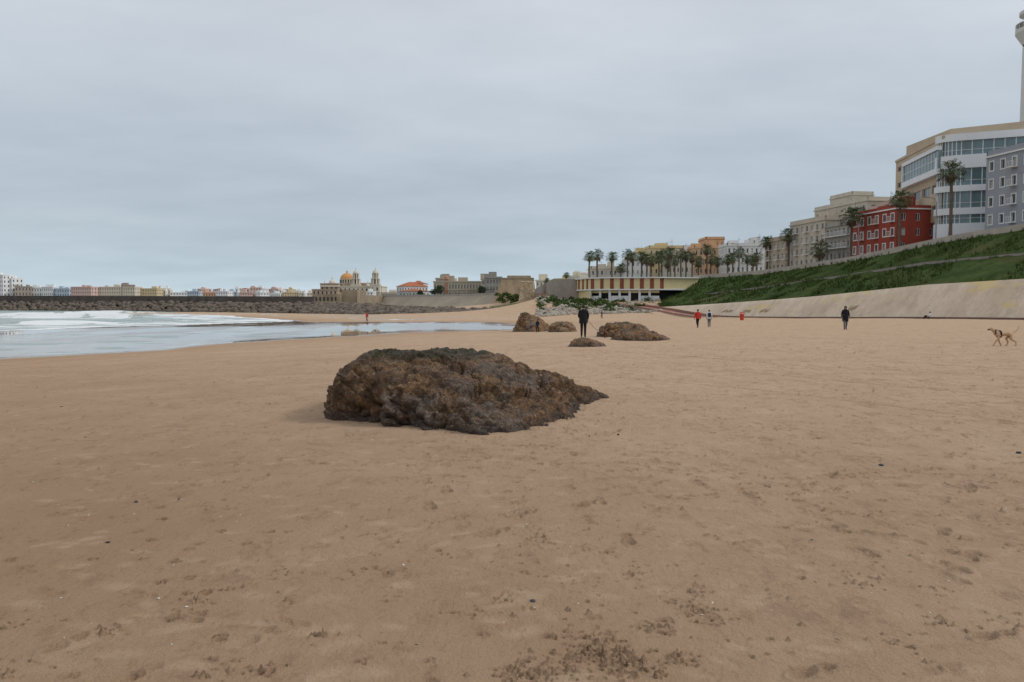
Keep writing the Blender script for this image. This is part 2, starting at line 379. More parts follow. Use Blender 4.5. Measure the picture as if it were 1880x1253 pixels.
def rock(name,outline,hf,nth=360,nrr=110,amp=.14,fs=1.2,m=ROCK,kl=7.,kr=3.,under=.0):
    P=np.array(outline,float); c=P.mean(0)
    d=P-c; an=np.arctan2(d[:,1],d[:,0]); o=np.argsort(an); an=an[o]; rr=np.hypot(d[:,0],d[:,1])[o]
    th=np.linspace(-np.pi,np.pi,nth,endpoint=False)
    R=np.interp(th,np.r_[an[-1]-2*np.pi,an,an[0]+2*np.pi],np.r_[rr[-1],rr,rr[0]])
    k=np.exp(-(np.arange(-5,6)/2.5)**2);k/=k.sum()
    R=np.convolve(np.r_[R[-5:],R,R[:5]],k,'valid')
    R*=1+.09*fbm(np.cos(th)*6+c[0],np.sin(th)*6+c[1],0*th,3)
    s=np.linspace(0,1,nrr); rho=1-(1-s)**1.9
    T,Rh=np.meshgrid(th,rho)
    left=.5-.5*np.cos(T)
    kk=kr+(kl-kr)*left**1.3
    Pf=np.clip(1-Rh**kk,0,1)**.55
    rs=R*Rh*(1-under*left*(1-Pf)**2*(Rh>.7))
    x=c[0]+np.cos(T)*rs; y=c[1]+np.sin(T)*rs
    g0=gz(c[0],c[1]); h=hf(x,y)
    z=g0+h*Pf-.16*(1-Pf)-.05
    def nrm():
        gx=[np.gradient(q,axis=0) for q in (x,y,z)]; gy=[(np.roll(q,-1,1)-np.roll(q,1,1))/2 for q in (x,y,z)]
        n=np.stack([gx[1]*gy[2]-gx[2]*gy[1],gx[2]*gy[0]-gx[0]*gy[2],gx[0]*gy[1]-gx[1]*gy[0]]); n/=np.linalg.norm(n,axis=0)+1e-9
        sg=np.sign(n[2].mean()); return n*(sg if sg else 1)
    n=nrm(); f=fs
    a=fbm(x*f*.8,y*f*.8,z*f*1.1,5,.52)*amp*1.3
    q=(x*.62-y*.30+z*1.9)*f*1.15+fbm(x*f*.6,y*f*.6,z*f*.6,3)*1.0
    fr=q-np.floor(q); a+=amp*1.15*(fr**.6-.6)*(.35+.65*sstep(-.4,.4,vn(x*f*.5,y*f*.5,z*f)))
    w=fbm(x*f*.8,y*f*.8,z*f*.8,3)*1.2
    a+=-amp*1.2*np.clip(1-np.abs(fbm(x*f*.9+w,y*f*.9,z*f*1.1,3))*3.5,0,1)**3
    a+=-amp*.36*np.clip(1-np.abs(fbm(x*f*2.7,y*f*2.7,z*f*2.7,3))*3.,0,1)**2
    a+=-amp*.3*np.clip(fbm(x*f*6,y*f*6,z*f*6,2)*2,0,1)
    a*=np.clip(Rh*6,0.2,1)
    x=x+n[0]*a;y=y+n[1]*a;z=z+n[2]*a
    V=np.stack([x.ravel(),y.ravel(),z.ravel()],1)
    ii,jj=np.meshgrid(np.arange(nrr-1),np.arange(nth),indexing='ij');j2=(jj+1)%nth
    Q=np.stack([ii*nth+jj,(ii+1)*nth+jj,(ii+1)*nth+j2,ii*nth+j2],-1).reshape(-1,4)
    me=np_mesh(name,V,Q)
    top=(z-g0)/max(.2,float(np.max(z-g0)))
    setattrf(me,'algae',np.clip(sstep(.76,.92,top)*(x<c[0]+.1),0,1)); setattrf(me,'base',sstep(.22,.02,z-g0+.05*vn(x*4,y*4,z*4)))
    return add(name,me,[m])
CH=np.array([(-3.0,14.4,1.02),(-2.8,15.2,1.10),(-1.6,15.0,1.12),(-.7,15.2,1.10),(-.2,15.6,1.02),(-.9,13.6,.72),(.55,13.6,.42),(.5,15.4,.70),(2.3,17.2,.08),(1.6,16.4,.30),(-1.57,13.2,.84),(-2.5,13.7,1.0),(-2.0,13.2,.88),(-.1,12.2,.32),(-1.,12.5,.60),(0,17.3,.7),(-2.5,17,.95),(1.1,14.8,.34),(.4,12.8,.34),(-3,16,1.0)])
def big_h(x,y):
    q=np.stack([x.ravel(),y.ravel()],1); w=1/(((q[:,None,:]-CH[None,:,:2])**2).sum(2)+.25)**1.7
    return ((w*CH[:,2]).sum(1)/w.sum(1)).reshape(x.shape)
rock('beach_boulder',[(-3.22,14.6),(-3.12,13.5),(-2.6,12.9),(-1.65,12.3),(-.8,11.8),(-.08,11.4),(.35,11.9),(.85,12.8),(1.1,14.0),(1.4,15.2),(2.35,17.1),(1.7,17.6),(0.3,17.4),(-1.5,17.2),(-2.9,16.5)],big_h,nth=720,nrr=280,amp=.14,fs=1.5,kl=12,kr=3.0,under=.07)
def small_rock(u0,u1,vb,D,ht,dep,am=.22,seed=0,prof=None):
    a=W(u0,vb,D);b=W(u1,vb,D); cx=(a.x+b.x)/2; hw=(b.x-a.x)/2; cy=D+dep/2
    O=[(cx+hw*math.cos(t)*(1+.12*math.sin(3*t+seed)),cy+dep/2*math.sin(t)*(1+.1*math.cos(2*t+seed))) for t in np.linspace(0,2*np.pi,18,endpoint=False)]
    hf=(lambda x,y:ht*(1+.35*fbm(x*.6+seed,y*.6,0*x,3))) if prof is None else (lambda x,y:ht*np.interp((x-cx)/hw,*prof)*(1+.15*fbm(x*.9,y*.9,0*x,3)))
    rock('beach_rock',O,hf,260,90,am,.9,ROCK,5,3)
small_rock(1126,1248,627,40.5,.58,2.6,.15,1,([-1,-.6,.3,.6,1],[.9,1.05,1,.7,.5]))
small_rock(1100,1215,617,44.5,.92,3.2,.15,6,([-1,-.6,.3,.7,1],[.9,1,.95,.8,.5]))
small_rock(1040,1128,637,36,.45,2.2,.09,2,([-1,-.3,.4,1],[.8,1,.7,.3]))
small_rock(944,1018,598,78,1.75,6,.26,3,([-1,-.5,.2,1],[.9,1.1,.8,.4]))
small_rock(1010,1062,604,72,.85,4,.16,4)
def boulders(name,pts,sizes,m,flat=.75):
    import bmesh
    vs=[];
    for k in range(8):
        bm=bmesh.new(); bmesh.ops.create_icosphere(bm,subdivisions=2,radius=1)
        co=np.array([v.co[:] for v in bm.verts]); fc=np.array([[v.index for v in f.verts] for f in bm.faces]); bm.free()
        co=np.sign(co)*np.abs(co)**.8
        co*=(1+.3*vn(co[:,0]*1.3+k*9,co[:,1]*1.3,co[:,2]*1.3))[:,None]+.08*vn(co[:,0]*4+k,co[:,1]*4,co[:,2]*4)[:,None]
        vs.append((co,fc))
    AV=[];AF=[];b=0
    for p,s in zip(pts,sizes):
        co,fc=random.choice(vs); a=random.uniform(0,6.28);c,n=math.cos(a),math.sin(a); t=random.uniform(-.5,.5)
        q=co*np.array([s*random.uniform(.8,1.4),s*random.uniform(.7,1.1),s*flat*random.uniform(.7,1.2)])
        q=q@np.array([[1,0,0],[0,math.cos(t),-math.sin(t)],[0,math.sin(t),math.cos(t)]])
        q=q@np.array([[c,-n,0],[n,c,0],[0,0,1]])
        AV.append(q+np.array(p));AF.append(fc+b);b+=len(co)
    me=np_mesh(name,np.concatenate(AV),np.concatenate(AF),False); return add(name,me,[m])
BR=mat('breakwater_stone',(.17,.135,.105),.9,.6,.5,.5,3)
base=[(-500,470,-1.8,2.3),(-150,410,-1.8,2.3),(0,385,-1.8,2.2),(300,325,-1.8,1.9),(560,262,-1.8,1.3),(650,248,-1.8,1.2),(760,238,-1.7,.3),(860,232,-1.6,-.2),(965,226,-1.6,.1)]
pts=[];sz=[]
for i in range(5200):
    t=random.random()*(len(base)-1);k=int(t);f=t-k;a,b=base[k],base[k+1]
    u=a[0]+(b[0]-a[0])*f;D=a[1]+(b[1]-a[1])*f;h=a[3]+(b[3]-a[3])*f
    q=random.random(); D2=D+q*13; x=(u-CU)/F*D2
    pts.append((x,D2,-1.9+q*(h+1.8)+random.uniform(-.1,.35))); sz.append(random.uniform(.45,1.25)*(.7 if u>700 else 1))
boulders('breakwater_rocks',pts,sz,BR)
pts=[];sz=[]
LR=mat('mound_stone',(.38,.33,.27),.9,.35,.6,.4,4)
for i in range(420):
    u=random.uniform(985,1215);v=random.uniform(566,584) if random.random()<.75 else random.uniform(548,566)
    D=np.interp(v,[546,560,584],[236,222,192])+random.uniform(-4,4); x=(u-CU)/F*D; pts.append((x,D,gz(x,D)+.1)); sz.append(random.uniform(.25,.85))
boulders('mound_rocks',pts,sz,LR)
PB=mat('pebble_mat',(.05,.05,.055),.6,.3,30)
for u,v,s in ((250,913,.022),(198,987,.014),(1618,859,.03),(978,1106,.02),(328,909,.014),(1135,800,.02),(1082,803,.018),(765,1182,.008),(1490,997,.012),(1870,838,.03),(156,785,.016),(112,720,.03)):
    p=WZ(u,v,0); boulders('pebble',[(p.x,p.y,gz(p.x,p.y)+s*.25)],[s],PB,.5)
SH=mat('shell_mat',(.7,.66,.6),.5,.1,30)
sp_=[];ss_=[]
for i in range(150):
    y=4+16*random.random();x=random.uniform(-.66,.66)*y; sp_.append((x,y,gz(x,y)+.003)); ss_.append(random.uniform(.003,.008))
boulders('shell_fragments',sp_,ss_,SH,.4)
# ------------------------------------------------------------------ right-hand embankment
def xb(y): return 71-.17*y
def solve(u,v,o):
    k=(u-CU)/F; y=(71+o)/(k+.17); p=W(u,v,y); return p.y,p.z
def lane(o,pts):
    q=sorted(solve(u,v,o) for u,v in pts); return np.array([a for a,_ in q]),np.array([b for _,b in q])
LT=lane(3,((1880,512),(1700,523),(1500,544),(1400,552),(1300,559),(1215,564)))
LM=lane(13,((1880,466),(1700,483),(1560,505),(1400,528),(1300,540)))
LG=lane(22,((1880,421),(1750,441),(1560,480),(1400,503),(1270,512)))
zT=lambda y:np.interp(y,*LT); zM=lambda y:np.interp(y,*LM); zG=lambda y:np.interp(y,*LG)
yy=np.arange(-80,232,1.0)
def strip(name,rows,m,smooth=True):
    rows=np.array(rows); n,k,_=rows.shape
    ii,jj=np.meshgrid(np.arange(n-1),np.arange(k-1),indexing='ij')
    Q=np.stack([ii*k+jj,(ii+1)*k+jj,(ii+1)*k+jj+1,ii*k+jj+1],-1).reshape(-1,4)
    me=np_mesh(name,rows.reshape(-1,3),Q,smooth); return add(name,me,[m])
zb=gz_arr(xb(yy),yy)-.15
rows=[]
for i,y in enumerate(yy):
    rows.append([(xb(y)+3*t,y,zb[i]+(zT(y)-zb[i])*t) for t in np.linspace(0,1,6)]+[(xb(y)+3.7,y,zT(y)+.0),(xb(y)+3.75,y,zT(y)-.5)])
m,nt,bs=nodes('seawall_mat')
c=mixc(nt,mapr(nt,noise(nt,.25,8,.65),.3,.7),(.50,.385,.275),(.70,.57,.43))
c=mixc(nt,mapr(nt,noise(nt,1.2,8,.75),.52,.68,0,.5),c,(.36,.27,.19))
c=mixc(nt,mapr(nt,noise(nt,.6,8,.75,stretch=(1,1,.25)),.52,.64,0,.35),c,(.38,.295,.22))
c=mixc(nt,mapr(nt,noise(nt,.09,5,.7,stretch=(1,1,4)),.56,.62,0,.65),c,(.64,.48,.18))
nt.links.new(c,bs.inputs['Base Color']);bs.inputs['Roughness'].default_value=.9
bump(nt,bs,noise(nt,3,6,.7),.5,.12)
strip('sea_wall',rows,m)
mb=MB()
for y0,ln in ((148,3),(155,3),(163,4),(121,2)):
    a=[]
    for k in range(int(ln*7)):
        y=y0+k*.16+.2*math.sin(k*1.9);t=.4+.10*math.sin(k*2.3+y0)
        zz_=np.interp(y,yy,zb);a.append(Vector((xb(y)+3*t-.03,y,zz_+(zT(y)-zz_)*t+.02)))
    mb.tube(a,[.04]*len(a),4,0)
mb.obj('graffiti_paint',[mat('graffiti_mat',(.42,.31,.17),.8,.2,1)])
KM=mat('kerb_concrete',(.17,.105,.08),.85,.3,.8)
mb=MB()
for a,b in zip(yy[:-1:6],yy[6::6]):
    p=Vector((xb(a)-1.2,a,gz(xb(a),a)-.3));q=Vector((xb(b)-1.2,b,gz(xb(b),b)-.3)); d=q-p
    if b<215: mb.obox(p,d,(1.1,0,0),(0,0,.50),0)
mb.obj('wall_footing_kerb',[KM])
ys2=np.arange(-80,232,.7); rows=[]
for y in ys2:
    r=[]
    for t in np.linspace(0,1,14): r.append((xb(y)+3.7+9.3*t,y,zT(y)-.05+(zM(y)-zT(y))*t))
    for t in np.linspace(0,1,14)[1:]: r.append((xb(y)+13+9*t,y,zM(y)+(zG(y)-zM(y))*t))
    rows.append(r)
R=np.array(rows)
nb=fbm(R[...,0]*.35,R[...,1]*.35,0*R[...,0],4); R[...,2]+=nb*.6*np.sin(np.linspace(0,np.pi,R.shape[1]))[None,:]
m,nt,bs=nodes('grass_bank_mat')
c=mixc(nt,mapr(nt,noise(nt,.18,8,.7),.35,.65),(.048,.078,.018),(.10,.14,.038))
c=mixc(nt,mapr(nt,noise(nt,.7,8,.75),.48,.62,0,.65),c,(.027,.045,.014))
c=mixc(nt,mapr(nt,noise(nt,.11,6,.7,stretch=(2,.5,2)),.55,.66,0,.6),c,(.15,.12,.055))
nt.links.new(c,bs.inputs['Base Color']);bs.inputs['Roughness'].default_value=1;bs.inputs['Specular IOR Level'].default_value=.1
bump(nt,bs,noise(nt,2.5,8,.8),1,.5)
strip('grass_bank',R,m)
def tufts(name,P,size,m,blades=5):
    Vt=[];Ft=[];k=0
    for (x,y,z) in P:
        for b in range(blades):
            a=random.uniform(0,6.28);l=size*random.uniform(.6,1.6);w=size*.16
            dx,dy=math.cos(a),math.sin(a);s_=random.uniform(.1,.7)
            bx,by=x+random.uniform(-.25,.25)*size,y+random.uniform(-.25,.25)*size
            Vt+=[(bx-dy*w,by+dx*w,z-.05),(bx+dy*w,by-dx*w,z-.05),(bx+dx*s_*l,by+dy*s_*l,z+l)];Ft.append((k,k+1,k+2));k+=3
    me=np_mesh(name,Vt,Ft,False);return add(name,me,[m])
P=[]
for i in range(14000):
    a=random.randint(90,R.shape[0]-1);b=random.randint(0,R.shape[1]-1)
    if vn(R[a,b,0]*.3,R[a,b,1]*.3,0.)<-.15: continue
    P.append((R[a,b,0]+random.uniform(-.3,.3),R[a,b,1]+random.uniform(-.3,.3),R[a,b,2]))
GT=mat('grass_tuft_mat',(.078,.115,.032),1,.65,.3,spec=.1)
tufts('grass_tufts',P,.42,GT)
mb=MB();PM=mat('bank_path_mat',(.27,.235,.21),.9,.25,.8)
for a in np.arange(-80,205,3.):
    b=a+3; p=Vector((xb(a)+12.6,a,zM(a)-.3));q=Vector((xb(b)+12.6,b,zM(b)-.3))
    mb.obox(p,q-p,(1.4,0,0),(0,0,.42),0); mb.obox(p+Vector((1.42,0,0)),q-p,(.25,0,0),(0,0,.65),0)
mb.obj('bank_footpath',[PM])
PV=mat('promenade_paving',(.33,.29,.25),.85,.2,.5)
mb=MB()
for a in np.arange(-80,240,8.):
    b=a+8; mb.poly([(xb(a)+22,a,zG(a)),(900,a,zG(a)),(900,b,zG(b)),(xb(b)+22,b,zG(b))],0)
z9=float(zG(240)); X0=12.0
mb.poly([(X0,240,z9),(9000,240,z9),(9000,9000,z9),(X0,9000,z9)],0)
mb.poly([(X0,240,z9-9),(xb(240)+24,240,z9-9),(xb(240)+24,240,z9),(X0,240,z9)],0)
mb.poly([(X0,240,z9-9),(X0,240,z9),(X0,700,z9),(X0,700,z9-9)],0)
mb.obj('promenade',[PV])
mb=MB();PW=mat('parapet_mat',(.42,.37,.31),.85,.2,.5)
for a in np.arange(-80,236,4.):
    b=a+4; p=Vector((xb(a)+21.8,a,zG(a)-.3));q=Vector((xb(b)+21.8,b,zG(b)-.3)); mb.obox(p,q-p,(.35,0,0),(0,0,1.15),0)
mb.obj('promenade_parapet',[PW])
# ------------------------------------------------------------------ buildings
GL=mat('window_glass',(.045,.055,.065),.12,.5,.4,spec=.8)
GL2=mat('window_glass_pale',(.16,.18,.19),.15,.4,.4,spec=.8)
BL=mat('window_blind',(.45,.43,.38),.7,.15,1)
WF=mat('window_frame_white',(.72,.71,.68),.6,.05,1)
RF=mat('flat_roof_mat',(.28,.22,.18),.9,.3,.5)
def facade(mb,A,B,z0,z1,rows,cols,ww,wh,iw=0,ig=(1,1,2,3),ifr=4,rec=.22,fw=.09,balc=0,surround=0,ib=4):
    A=Vector((A[0],A[1],0));B=Vector((B[0],B[1],0));L=(B-A).length;t=(B-A)/L;n=Vector((t.y,-t.x,0))
    cw=L/cols;rh=(z1-z0)/rows
    P=lambda s,z,d=0:A+t*s-n*d+Vector((0,0,z))
    def q(s0,s1,a,b,d,mi): mb.poly([P(s0,a,d),P(s1,a,d),P(s1,b,d),P(s0,b,d)],mi)
    for r in range(rows):
        za=z0+r*rh;zb_=za+rh
        for c in range(cols):
            s0=c*cw;s1=s0+cw;a0=s0+cw*(1-ww)/2;a1=s1-cw*(1-ww)/2;w0=za+rh*(1-wh)*.5;w1=w0+rh*wh
            q(s0,a0,za,zb_,0,iw);q(a1,s1,za,zb_,0,iw);q(a0,a1,za,w0,0,iw);q(a0,a1,w1,zb_,0,iw)
            mb.poly([P(a0,w0),P(a0,w0,rec),P(a0,w1,rec),P(a0,w1)],iw);mb.poly([P(a1,w0),P(a1,w0,rec),P(a1,w1,rec),P(a1,w1)],iw)
            mb.poly([P(a0,w0),P(a1,w0),P(a1,w0,rec),P(a0,w0,rec)],iw);mb.poly([P(a0,w1),P(a1,w1),P(a1,w1,rec),P(a0,w1,rec)],iw)
            q(a0,a1,w0,w1,rec,random.choice(ig))
            if fw:
                d=rec-.04
                q(a0,a0+fw,w0,w1,d,ifr);q(a1-fw,a1,w0,w1,d,ifr);q(a0+fw,a1-fw,w0,w0+fw,d,ifr);q(a0+fw,a1-fw,w1-fw,w1,d,ifr)
                k=max(1,int((a1-a0)/1.1))
                for e in range(1,k+1):
                    if k==1 and a1-a0<.9: break
                    x=a0+(a1-a0)*e/(k+1 if k==1 else k)
                    if x<a1-fw*2: q(x-fw/2,x+fw/2,w0+fw,w1-fw,d,ifr)
            if surround:
                g=.16
                for (u0,u1,v0,v1) in ((a0-g,a0,w0-g,w1+g),(a1,a1+g,w0-g,w1+g),(a0,a1,w1,w1+g),(a0,a1,w0-g,w0)):
                    mb.obox(P(u0,v0,0),t*(u1-u0),n*.05,(0,0,v1-v0),ifr)
            if balc and r>0 and (c%balc==balc-1 or balc==1):
                mb.obox(P(a0-.3,w0-.25,0),t*(a1-a0+.6),n*.9,(0,0,.15),ib)
                for e in np.linspace(a0-.28,a1+.25,max(4,int((a1-a0+.6)/.25))): mb.obox(P(e,w0-.1,-.84),t*.04,n*.04,(0,0,.85),ib)
                mb.obox(P(a0-.3,w0+.75,-.82),t*(a1-a0+.6),n*.08,(0,0,.06),ib)
def building(name,A,B,dep,z0,z1,rows,cols,wall,ww=.5,wh=.5,scols=None,parapet=.8,cornice=.25,roofbox=True,frame=WF,balc=0,surround=0,rec=.22,fw=.09,bal=None,igs=(1,1,2,3),trim=None):
    A=Vector((A[0],A[1],0));B=Vector((B[0],B[1],0));t=(B-A).normalized();n=Vector((t.y,-t.x,0))
    C=B-n*dep;D=A-n*dep;mb=MB();sc=scols or max(1,int(dep/ ((B-A).length/cols)))
    zf=z0-3
    facade(mb,A,B,z0,z1,rows,cols,ww,wh,balc=balc,surround=surround,rec=rec,fw=fw,ig=igs,ib=7)
    facade(mb,B,C,z0,z1,rows,sc,ww*.85,wh,rec=rec,fw=fw,ig=igs)
    facade(mb,D,A,z0,z1,rows,sc,ww*.85,wh,rec=rec,fw=fw,ig=igs)
    mb.poly([(C.x,C.y,z0),(D.x,D.y,z0),(D.x,D.y,z1),(C.x,C.y,z1)],0)
    mb.poly([(p.x,p.y,z1) for p in (A,B,C,D)],5)
    ins=lambda e:[A+n*e-t*e,B+n*e+t*e,C-n*e+t*e,D-n*e-t*e]
    mb.prism([(p.x,p.y) for p in ins(.05)],zf,z0+.02,6)
    mb.prism([(p.x,p.y) for p in ins(.25)],z1+.003,z1+cornice,6)
    I=ins(.0);
    for a,b in ((0,1),(1,2),(2,3),(3,0)):
        d=(I[b]-I[a]).normalized();w=Vector((-d.y,d.x,0))*.25
        mb.obox(I[a]+Vector((0,0,z1+cornice)),I[b]-I[a],w,(0,0,parapet),0)
    if roofbox:
        for k in range(2):
            s=random.uniform(.15,.75);c=A.lerp(B,s)-n*dep*random.uniform(.35,.6)
            mb.box(c.x,c.y,z1,z1+random.uniform(2,3.2),random.uniform(2,4),random.uniform(2,4),0,math.atan2(t.y,t.x))
        for k in range(3):
            s=random.uniform(.1,.9);c=A.lerp(B,s)-n*dep*random.uniform(.2,.6); mb.box(c.x,c.y,z1,z1+random.uniform(3,4.5),.06,.06,5); mb.box(c.x,c.y,z1+2.6,z1+2.66,1.2,.06,5)
    tm=trim or wall
    return mb.obj(name,[wall,GL,GL2,BL,frame,RF,tm,bal or frame])
def xf(u,o):
    k=(u-CU)/F; y=(71+o)/(k+.17); return (k*y,y)
gw=mat('grey_render',(.31,.325,.355),.85,.1,.3,stain=.15)
A=xf(1803,33);B=xf(1960,33); building('grey_apartment_building',A,B,14,float(zG(A[1])),26.3,5,7,gw,.34,.5,balc=3,surround=1,trim=WF,parapet=.9)
# modern office building
bg=mat('beige_stone_cladding',(.50,.40,.285),.8,.12,.4,.15,2)
wt=mat('white_render',(.74,.75,.76),.6,.05,.3,stain=.1)
bluegl=mat('curtain_glass',(.12,.19,.20),.08,.4,.3,spec=.9)
mb=MB(); c0=W(1730,300,150);l0=W(1645,300,176);r0=W(1905,300,144)
C0=Vector((c0.x,c0.y,0));L0=Vector((l0.x,l0.y,0));R0=Vector((r0.x,r0.y,0))
tl=(C0-L0).normalized();nl=Vector((tl.y,-tl.x,0));tr=(R0-C0).normalized();nr=Vector((tr.y,-tr.x,0))
z0=13.0;z1=32.0
facade(mb,L0,C0,z0,z0+4.4,1,9,.8,.85,ig=(2,7),rec=.4,fw=.12)
facade(mb,L0,C0,z0+4.4,z0+12.2,2,5,.86,.42,ig=(1,2,1),rec=.35,fw=.1)
facade(mb,L0,C0,z0+12.2,z1,2,5,.5,.3,ig=(1,),rec=.3,fw=.1)
a=L0+tl*(C0-L0).length*.26; ln=(C0-L0).length*.735
mb.obox(a+nl*.05+Vector((0,0,z0+12.6)),tl*ln,nl*.9,(0,0,1.1),5)
mb.obox(a+nl*.05+Vector((0,0,z0+17.0)),tl*ln,nl*.9,(0,0,.7),5)
mb.obox(a+nl*.05+Vector((0,0,z0+13.7)),tl*ln,nl*.6,(0,0,3.3),7)
mb.obox(a+nl*.05+Vector((0,0,z0+13.7)),tl*.4,nl*.9,(0,0,3.3),5)
for k in range(1,12): mb.obox(a+tl*ln*k/12+nl*.64+Vector((0,0,z0+13.7)),tl*.09,nl*.08,(0,0,3.3),5)
mb.obox(a+nl*.64+Vector((0,0,z0+15.3)),tl*ln,nl*.07,(0,0,.09),5)
back=[(L0.x,L0.y),(C0.x,C0.y),(R0.x,R0.y),(R0.x+5,R0.y+30),(L0.x+12,L0.y+4)]
body=[(p[0]+.6,p[1]+.6) for p in back]; mb.prism(body,z0-3,z1-.1,0)
mb.prism([(L0.x-.2,L0.y),(C0.x-.2,C0.y-.2),(R0.x,R0.y-.2),(R0.x+5,R0.y+30),(L0.x+12,L0.y+4)],z1,z1+.5,0)
def corner(e):
    p1=C0-tl*1.6+nl*e; p2=R0+nr*e; out=[p1]
    r=1.5
    a1=C0-tl*r+nl*e;a2=C0+tr*3.0+nr*e; cc=C0+nl*e+nr*e*.5
    for k in range(9):
        s=k/8;out.append((a1*(1-s)+cc*s)*(1-s)+(cc*(1-s)+a2*s)*s)
    out.append(p2); return out
def band(e,za,zb_,mi):
    o=corner(e); pts=[(p.x,p.y) for p in o]+[(R0.x,R0.y+6),(C0.x+5,C0.y+6)]; mb.prism(pts,za,zb_,mi)
zz=lambda v:W(1727,v,150).z
for a,b in ((441,412),(396,384),(354,343),(312,288),(262,249)): band(.75,zz(a),zz(b),5)
for a,b in ((412,396),(384,354),(343,312),(288,262)):
    band(.25,zz(a)+.002,zz(b)-.002,7)
    o=corner(.32)
    for p,q in zip(o[:-1],o[1:]):
        d=q-p;L=d.length;k=max(1,int(L/1.5))
        if L<.3: continue
        for e in range(k):
            x=p+d*e/k; mb.box(x.x,x.y,zz(a),zz(b),.1,.16,5)
        mb.obox(p+Vector((0,0,zz(a)+.9)),d,Vector((.05,-.05,0)),(0,0,.07),5)
mb.prism([(C0.x+3,C0.y+3),(R0.x,R0.y+2),(R0.x,R0.y+20),(C0.x+3,C0.y+20)],z1+.5,z1+2.4,0)
mb.obj('office_building',[bg,GL,GL2,BL,WF,wt,wt,bluegl])
mb=MB();tx,ty=(1892-CU)/F*205,205
mb.lathe(tx,ty,[(3.9,8),(3.7,40),(3.5,66)],28,0)
mb.lathe(tx,ty,[(3.5,66.5),(5.2,69.3),(5.2,70.2),(5.0,70.2),(5.0,69.7)],28,0)
mb.lathe(tx,ty,[(5.1,71.5),(5.1,71.62)],28,0)
mb.lathe(tx,ty,[(3.3,69.4),(3.3,73.5),(4.4,73.8),(4.4,74.6),(3.2,75)],28,0)
for k in range(24):
    a=k*math.pi/12; mb.box(tx+5.05*math.cos(a),ty+5.05*math.sin(a),70,71.6,.1,.1,0)
mb.lathe(tx,ty,[(1.6,75),(1.3,95),(.5,96),(.3,110)],12,0)
mb.obj('telecom_tower',[mat('tower_concrete',(.62,.61,.58),.75,.08,.15,stain=.1)],smooth=False)
red=mat('red_render',(.32,.06,.038),.8,.15,.4,stain=.1)
A=xf(1560,28);B=xf(1642,28); building('red_apartment_building',A,B,12,11.2,19.6,3,6,red,.36,.5,surround=1,trim=WF,balc=2,parapet=.6)
pk=mat('pink_render',(.52,.38,.32),.85,.1,.4); cr=mat('cream_render',(.58,.52,.42),.85,.12,.3,stain=.25)
be=mat('beige_render',(.52,.46,.37),.85,.12,.3,stain=.3); gb=mat('greybeige_render',(.36,.33,.29),.85,.12,.3,stain=.3)
A=xf(1590,44);B=xf(1650,44); building('pink_apartment_building',A,B,12,10,23.0,4,5,pk,.4,.45)
A=xf(1513,28);B=xf(1558,28); building('apartment_building',A,B,14,10.5,18.2,3,6,gb,.5,.55,balc=1)
A=xf(1448,28);B=xf(1512,28); building('apartment_building',A,B,14,9.8,20.0,4,7,be,.42,.5,balc=2)
A=xf(1492,46);B=xf(1588,46); building('apartment_building',A,B,16,10,26.0,5,8,cr,.4,.45)
A=xf(1520,52);B=xf(1560,52); building('stair_tower_building',A,B,6,10,29.5,6,3,cr,.3,.3,roofbox=False)
A=xf(1402,28);B=xf(1446,28); building('apartment_building',A,B,14,9.2,17.0,3,6,mat('stone_render',(.46,.38,.29),.85,.15,.3,stain=.2),.45,.5,balc=2)
yl=mat('yellow_render',(.66,.53,.30),.85,.1,.3); og=mat('orange_render',(.64,.41,.24),.85,.1,.3); wr_=mat('whitewash',(.68,.67,.64),.85,.08,.3,stain=.1)
tc_=mat('terracotta_render',(.45,.22,.14),.85,.1,.3)
def flat(name,u0,u1,vt,D,m,rows,cols,z0=8.6,D2=None,**k):
    a=W(u0,vt,D);b=W(u1,vt,D2 or D); return building(name,a,b,12,z0,a.z,rows,cols,m,**k)
flat('apartment_building',1335,1402,452,285,wr_,4,8,ww=.45,balc=2)
flat('apartment_building',1275,1334,456,300,og,4,7,ww=.4)
flat('roof_pavilion_building',1296,1330,440,306,og,5,4,ww=.3,roofbox=False,trim=tc_)
flat('apartment_building',1225,1274,470,290,cr,3,6,ww=.4)
flat('apartment_building',1192,1255,456,310,yl,4,7,ww=.4)
flat('apartment_building',1255,1278,462,320,wr_,4,3)
flat('apartment_building',1150,1192,478,300,wr_,3,5)
flat('apartment_building',1165,1195,468,330,yl,4,3)
flat('apartment_building',1085,1150,494,310,cr,2,8)
flat('apartment_building',1385,1405,447,300,wr_,4,2)
Y_=mat('pale_yellow_render',(.70,.60,.33),.8,.08,.4,stain=.12);BRK=mat('brick_red_stripe',(.27,.085,.06),.85,.2,.6)
DK=mat('dark_opening',(.02,.02,.022),.5,.2,1)
mb=MB(); pth=[W(1045,508,250),W(1062,508,238),W(1085,508,229),W(1120,508,225),W(1212,508,223),W(1282,508,226)]
pp=[(p.x,p.y) for p in pth]; zr=9.0;zm=5.7;zg=2.2
bk=[(pp[-1][0],239),(pp[0][0]+1,252)]
mb.prism(pp+bk,zm,zr-.35,0)
def outp(P,e):
    o=[]
    for i,p in enumerate(P):
        a=Vector(P[max(0,i-1)]);b=Vector(P[min(len(P)-1,i+1)]);t=(b-a).normalized();o.append((p[0]+t.y*e,p[1]-t.x*e))
    return o
mb.prism(outp(pp,.5)+bk,zr-.35,zr,2)
mb.prism(outp(pp,.25)+bk,zm-.35,zm-.003,2)
mb.prism(outp(pp,-2.2)+bk,zg-3,zm-.36,3)
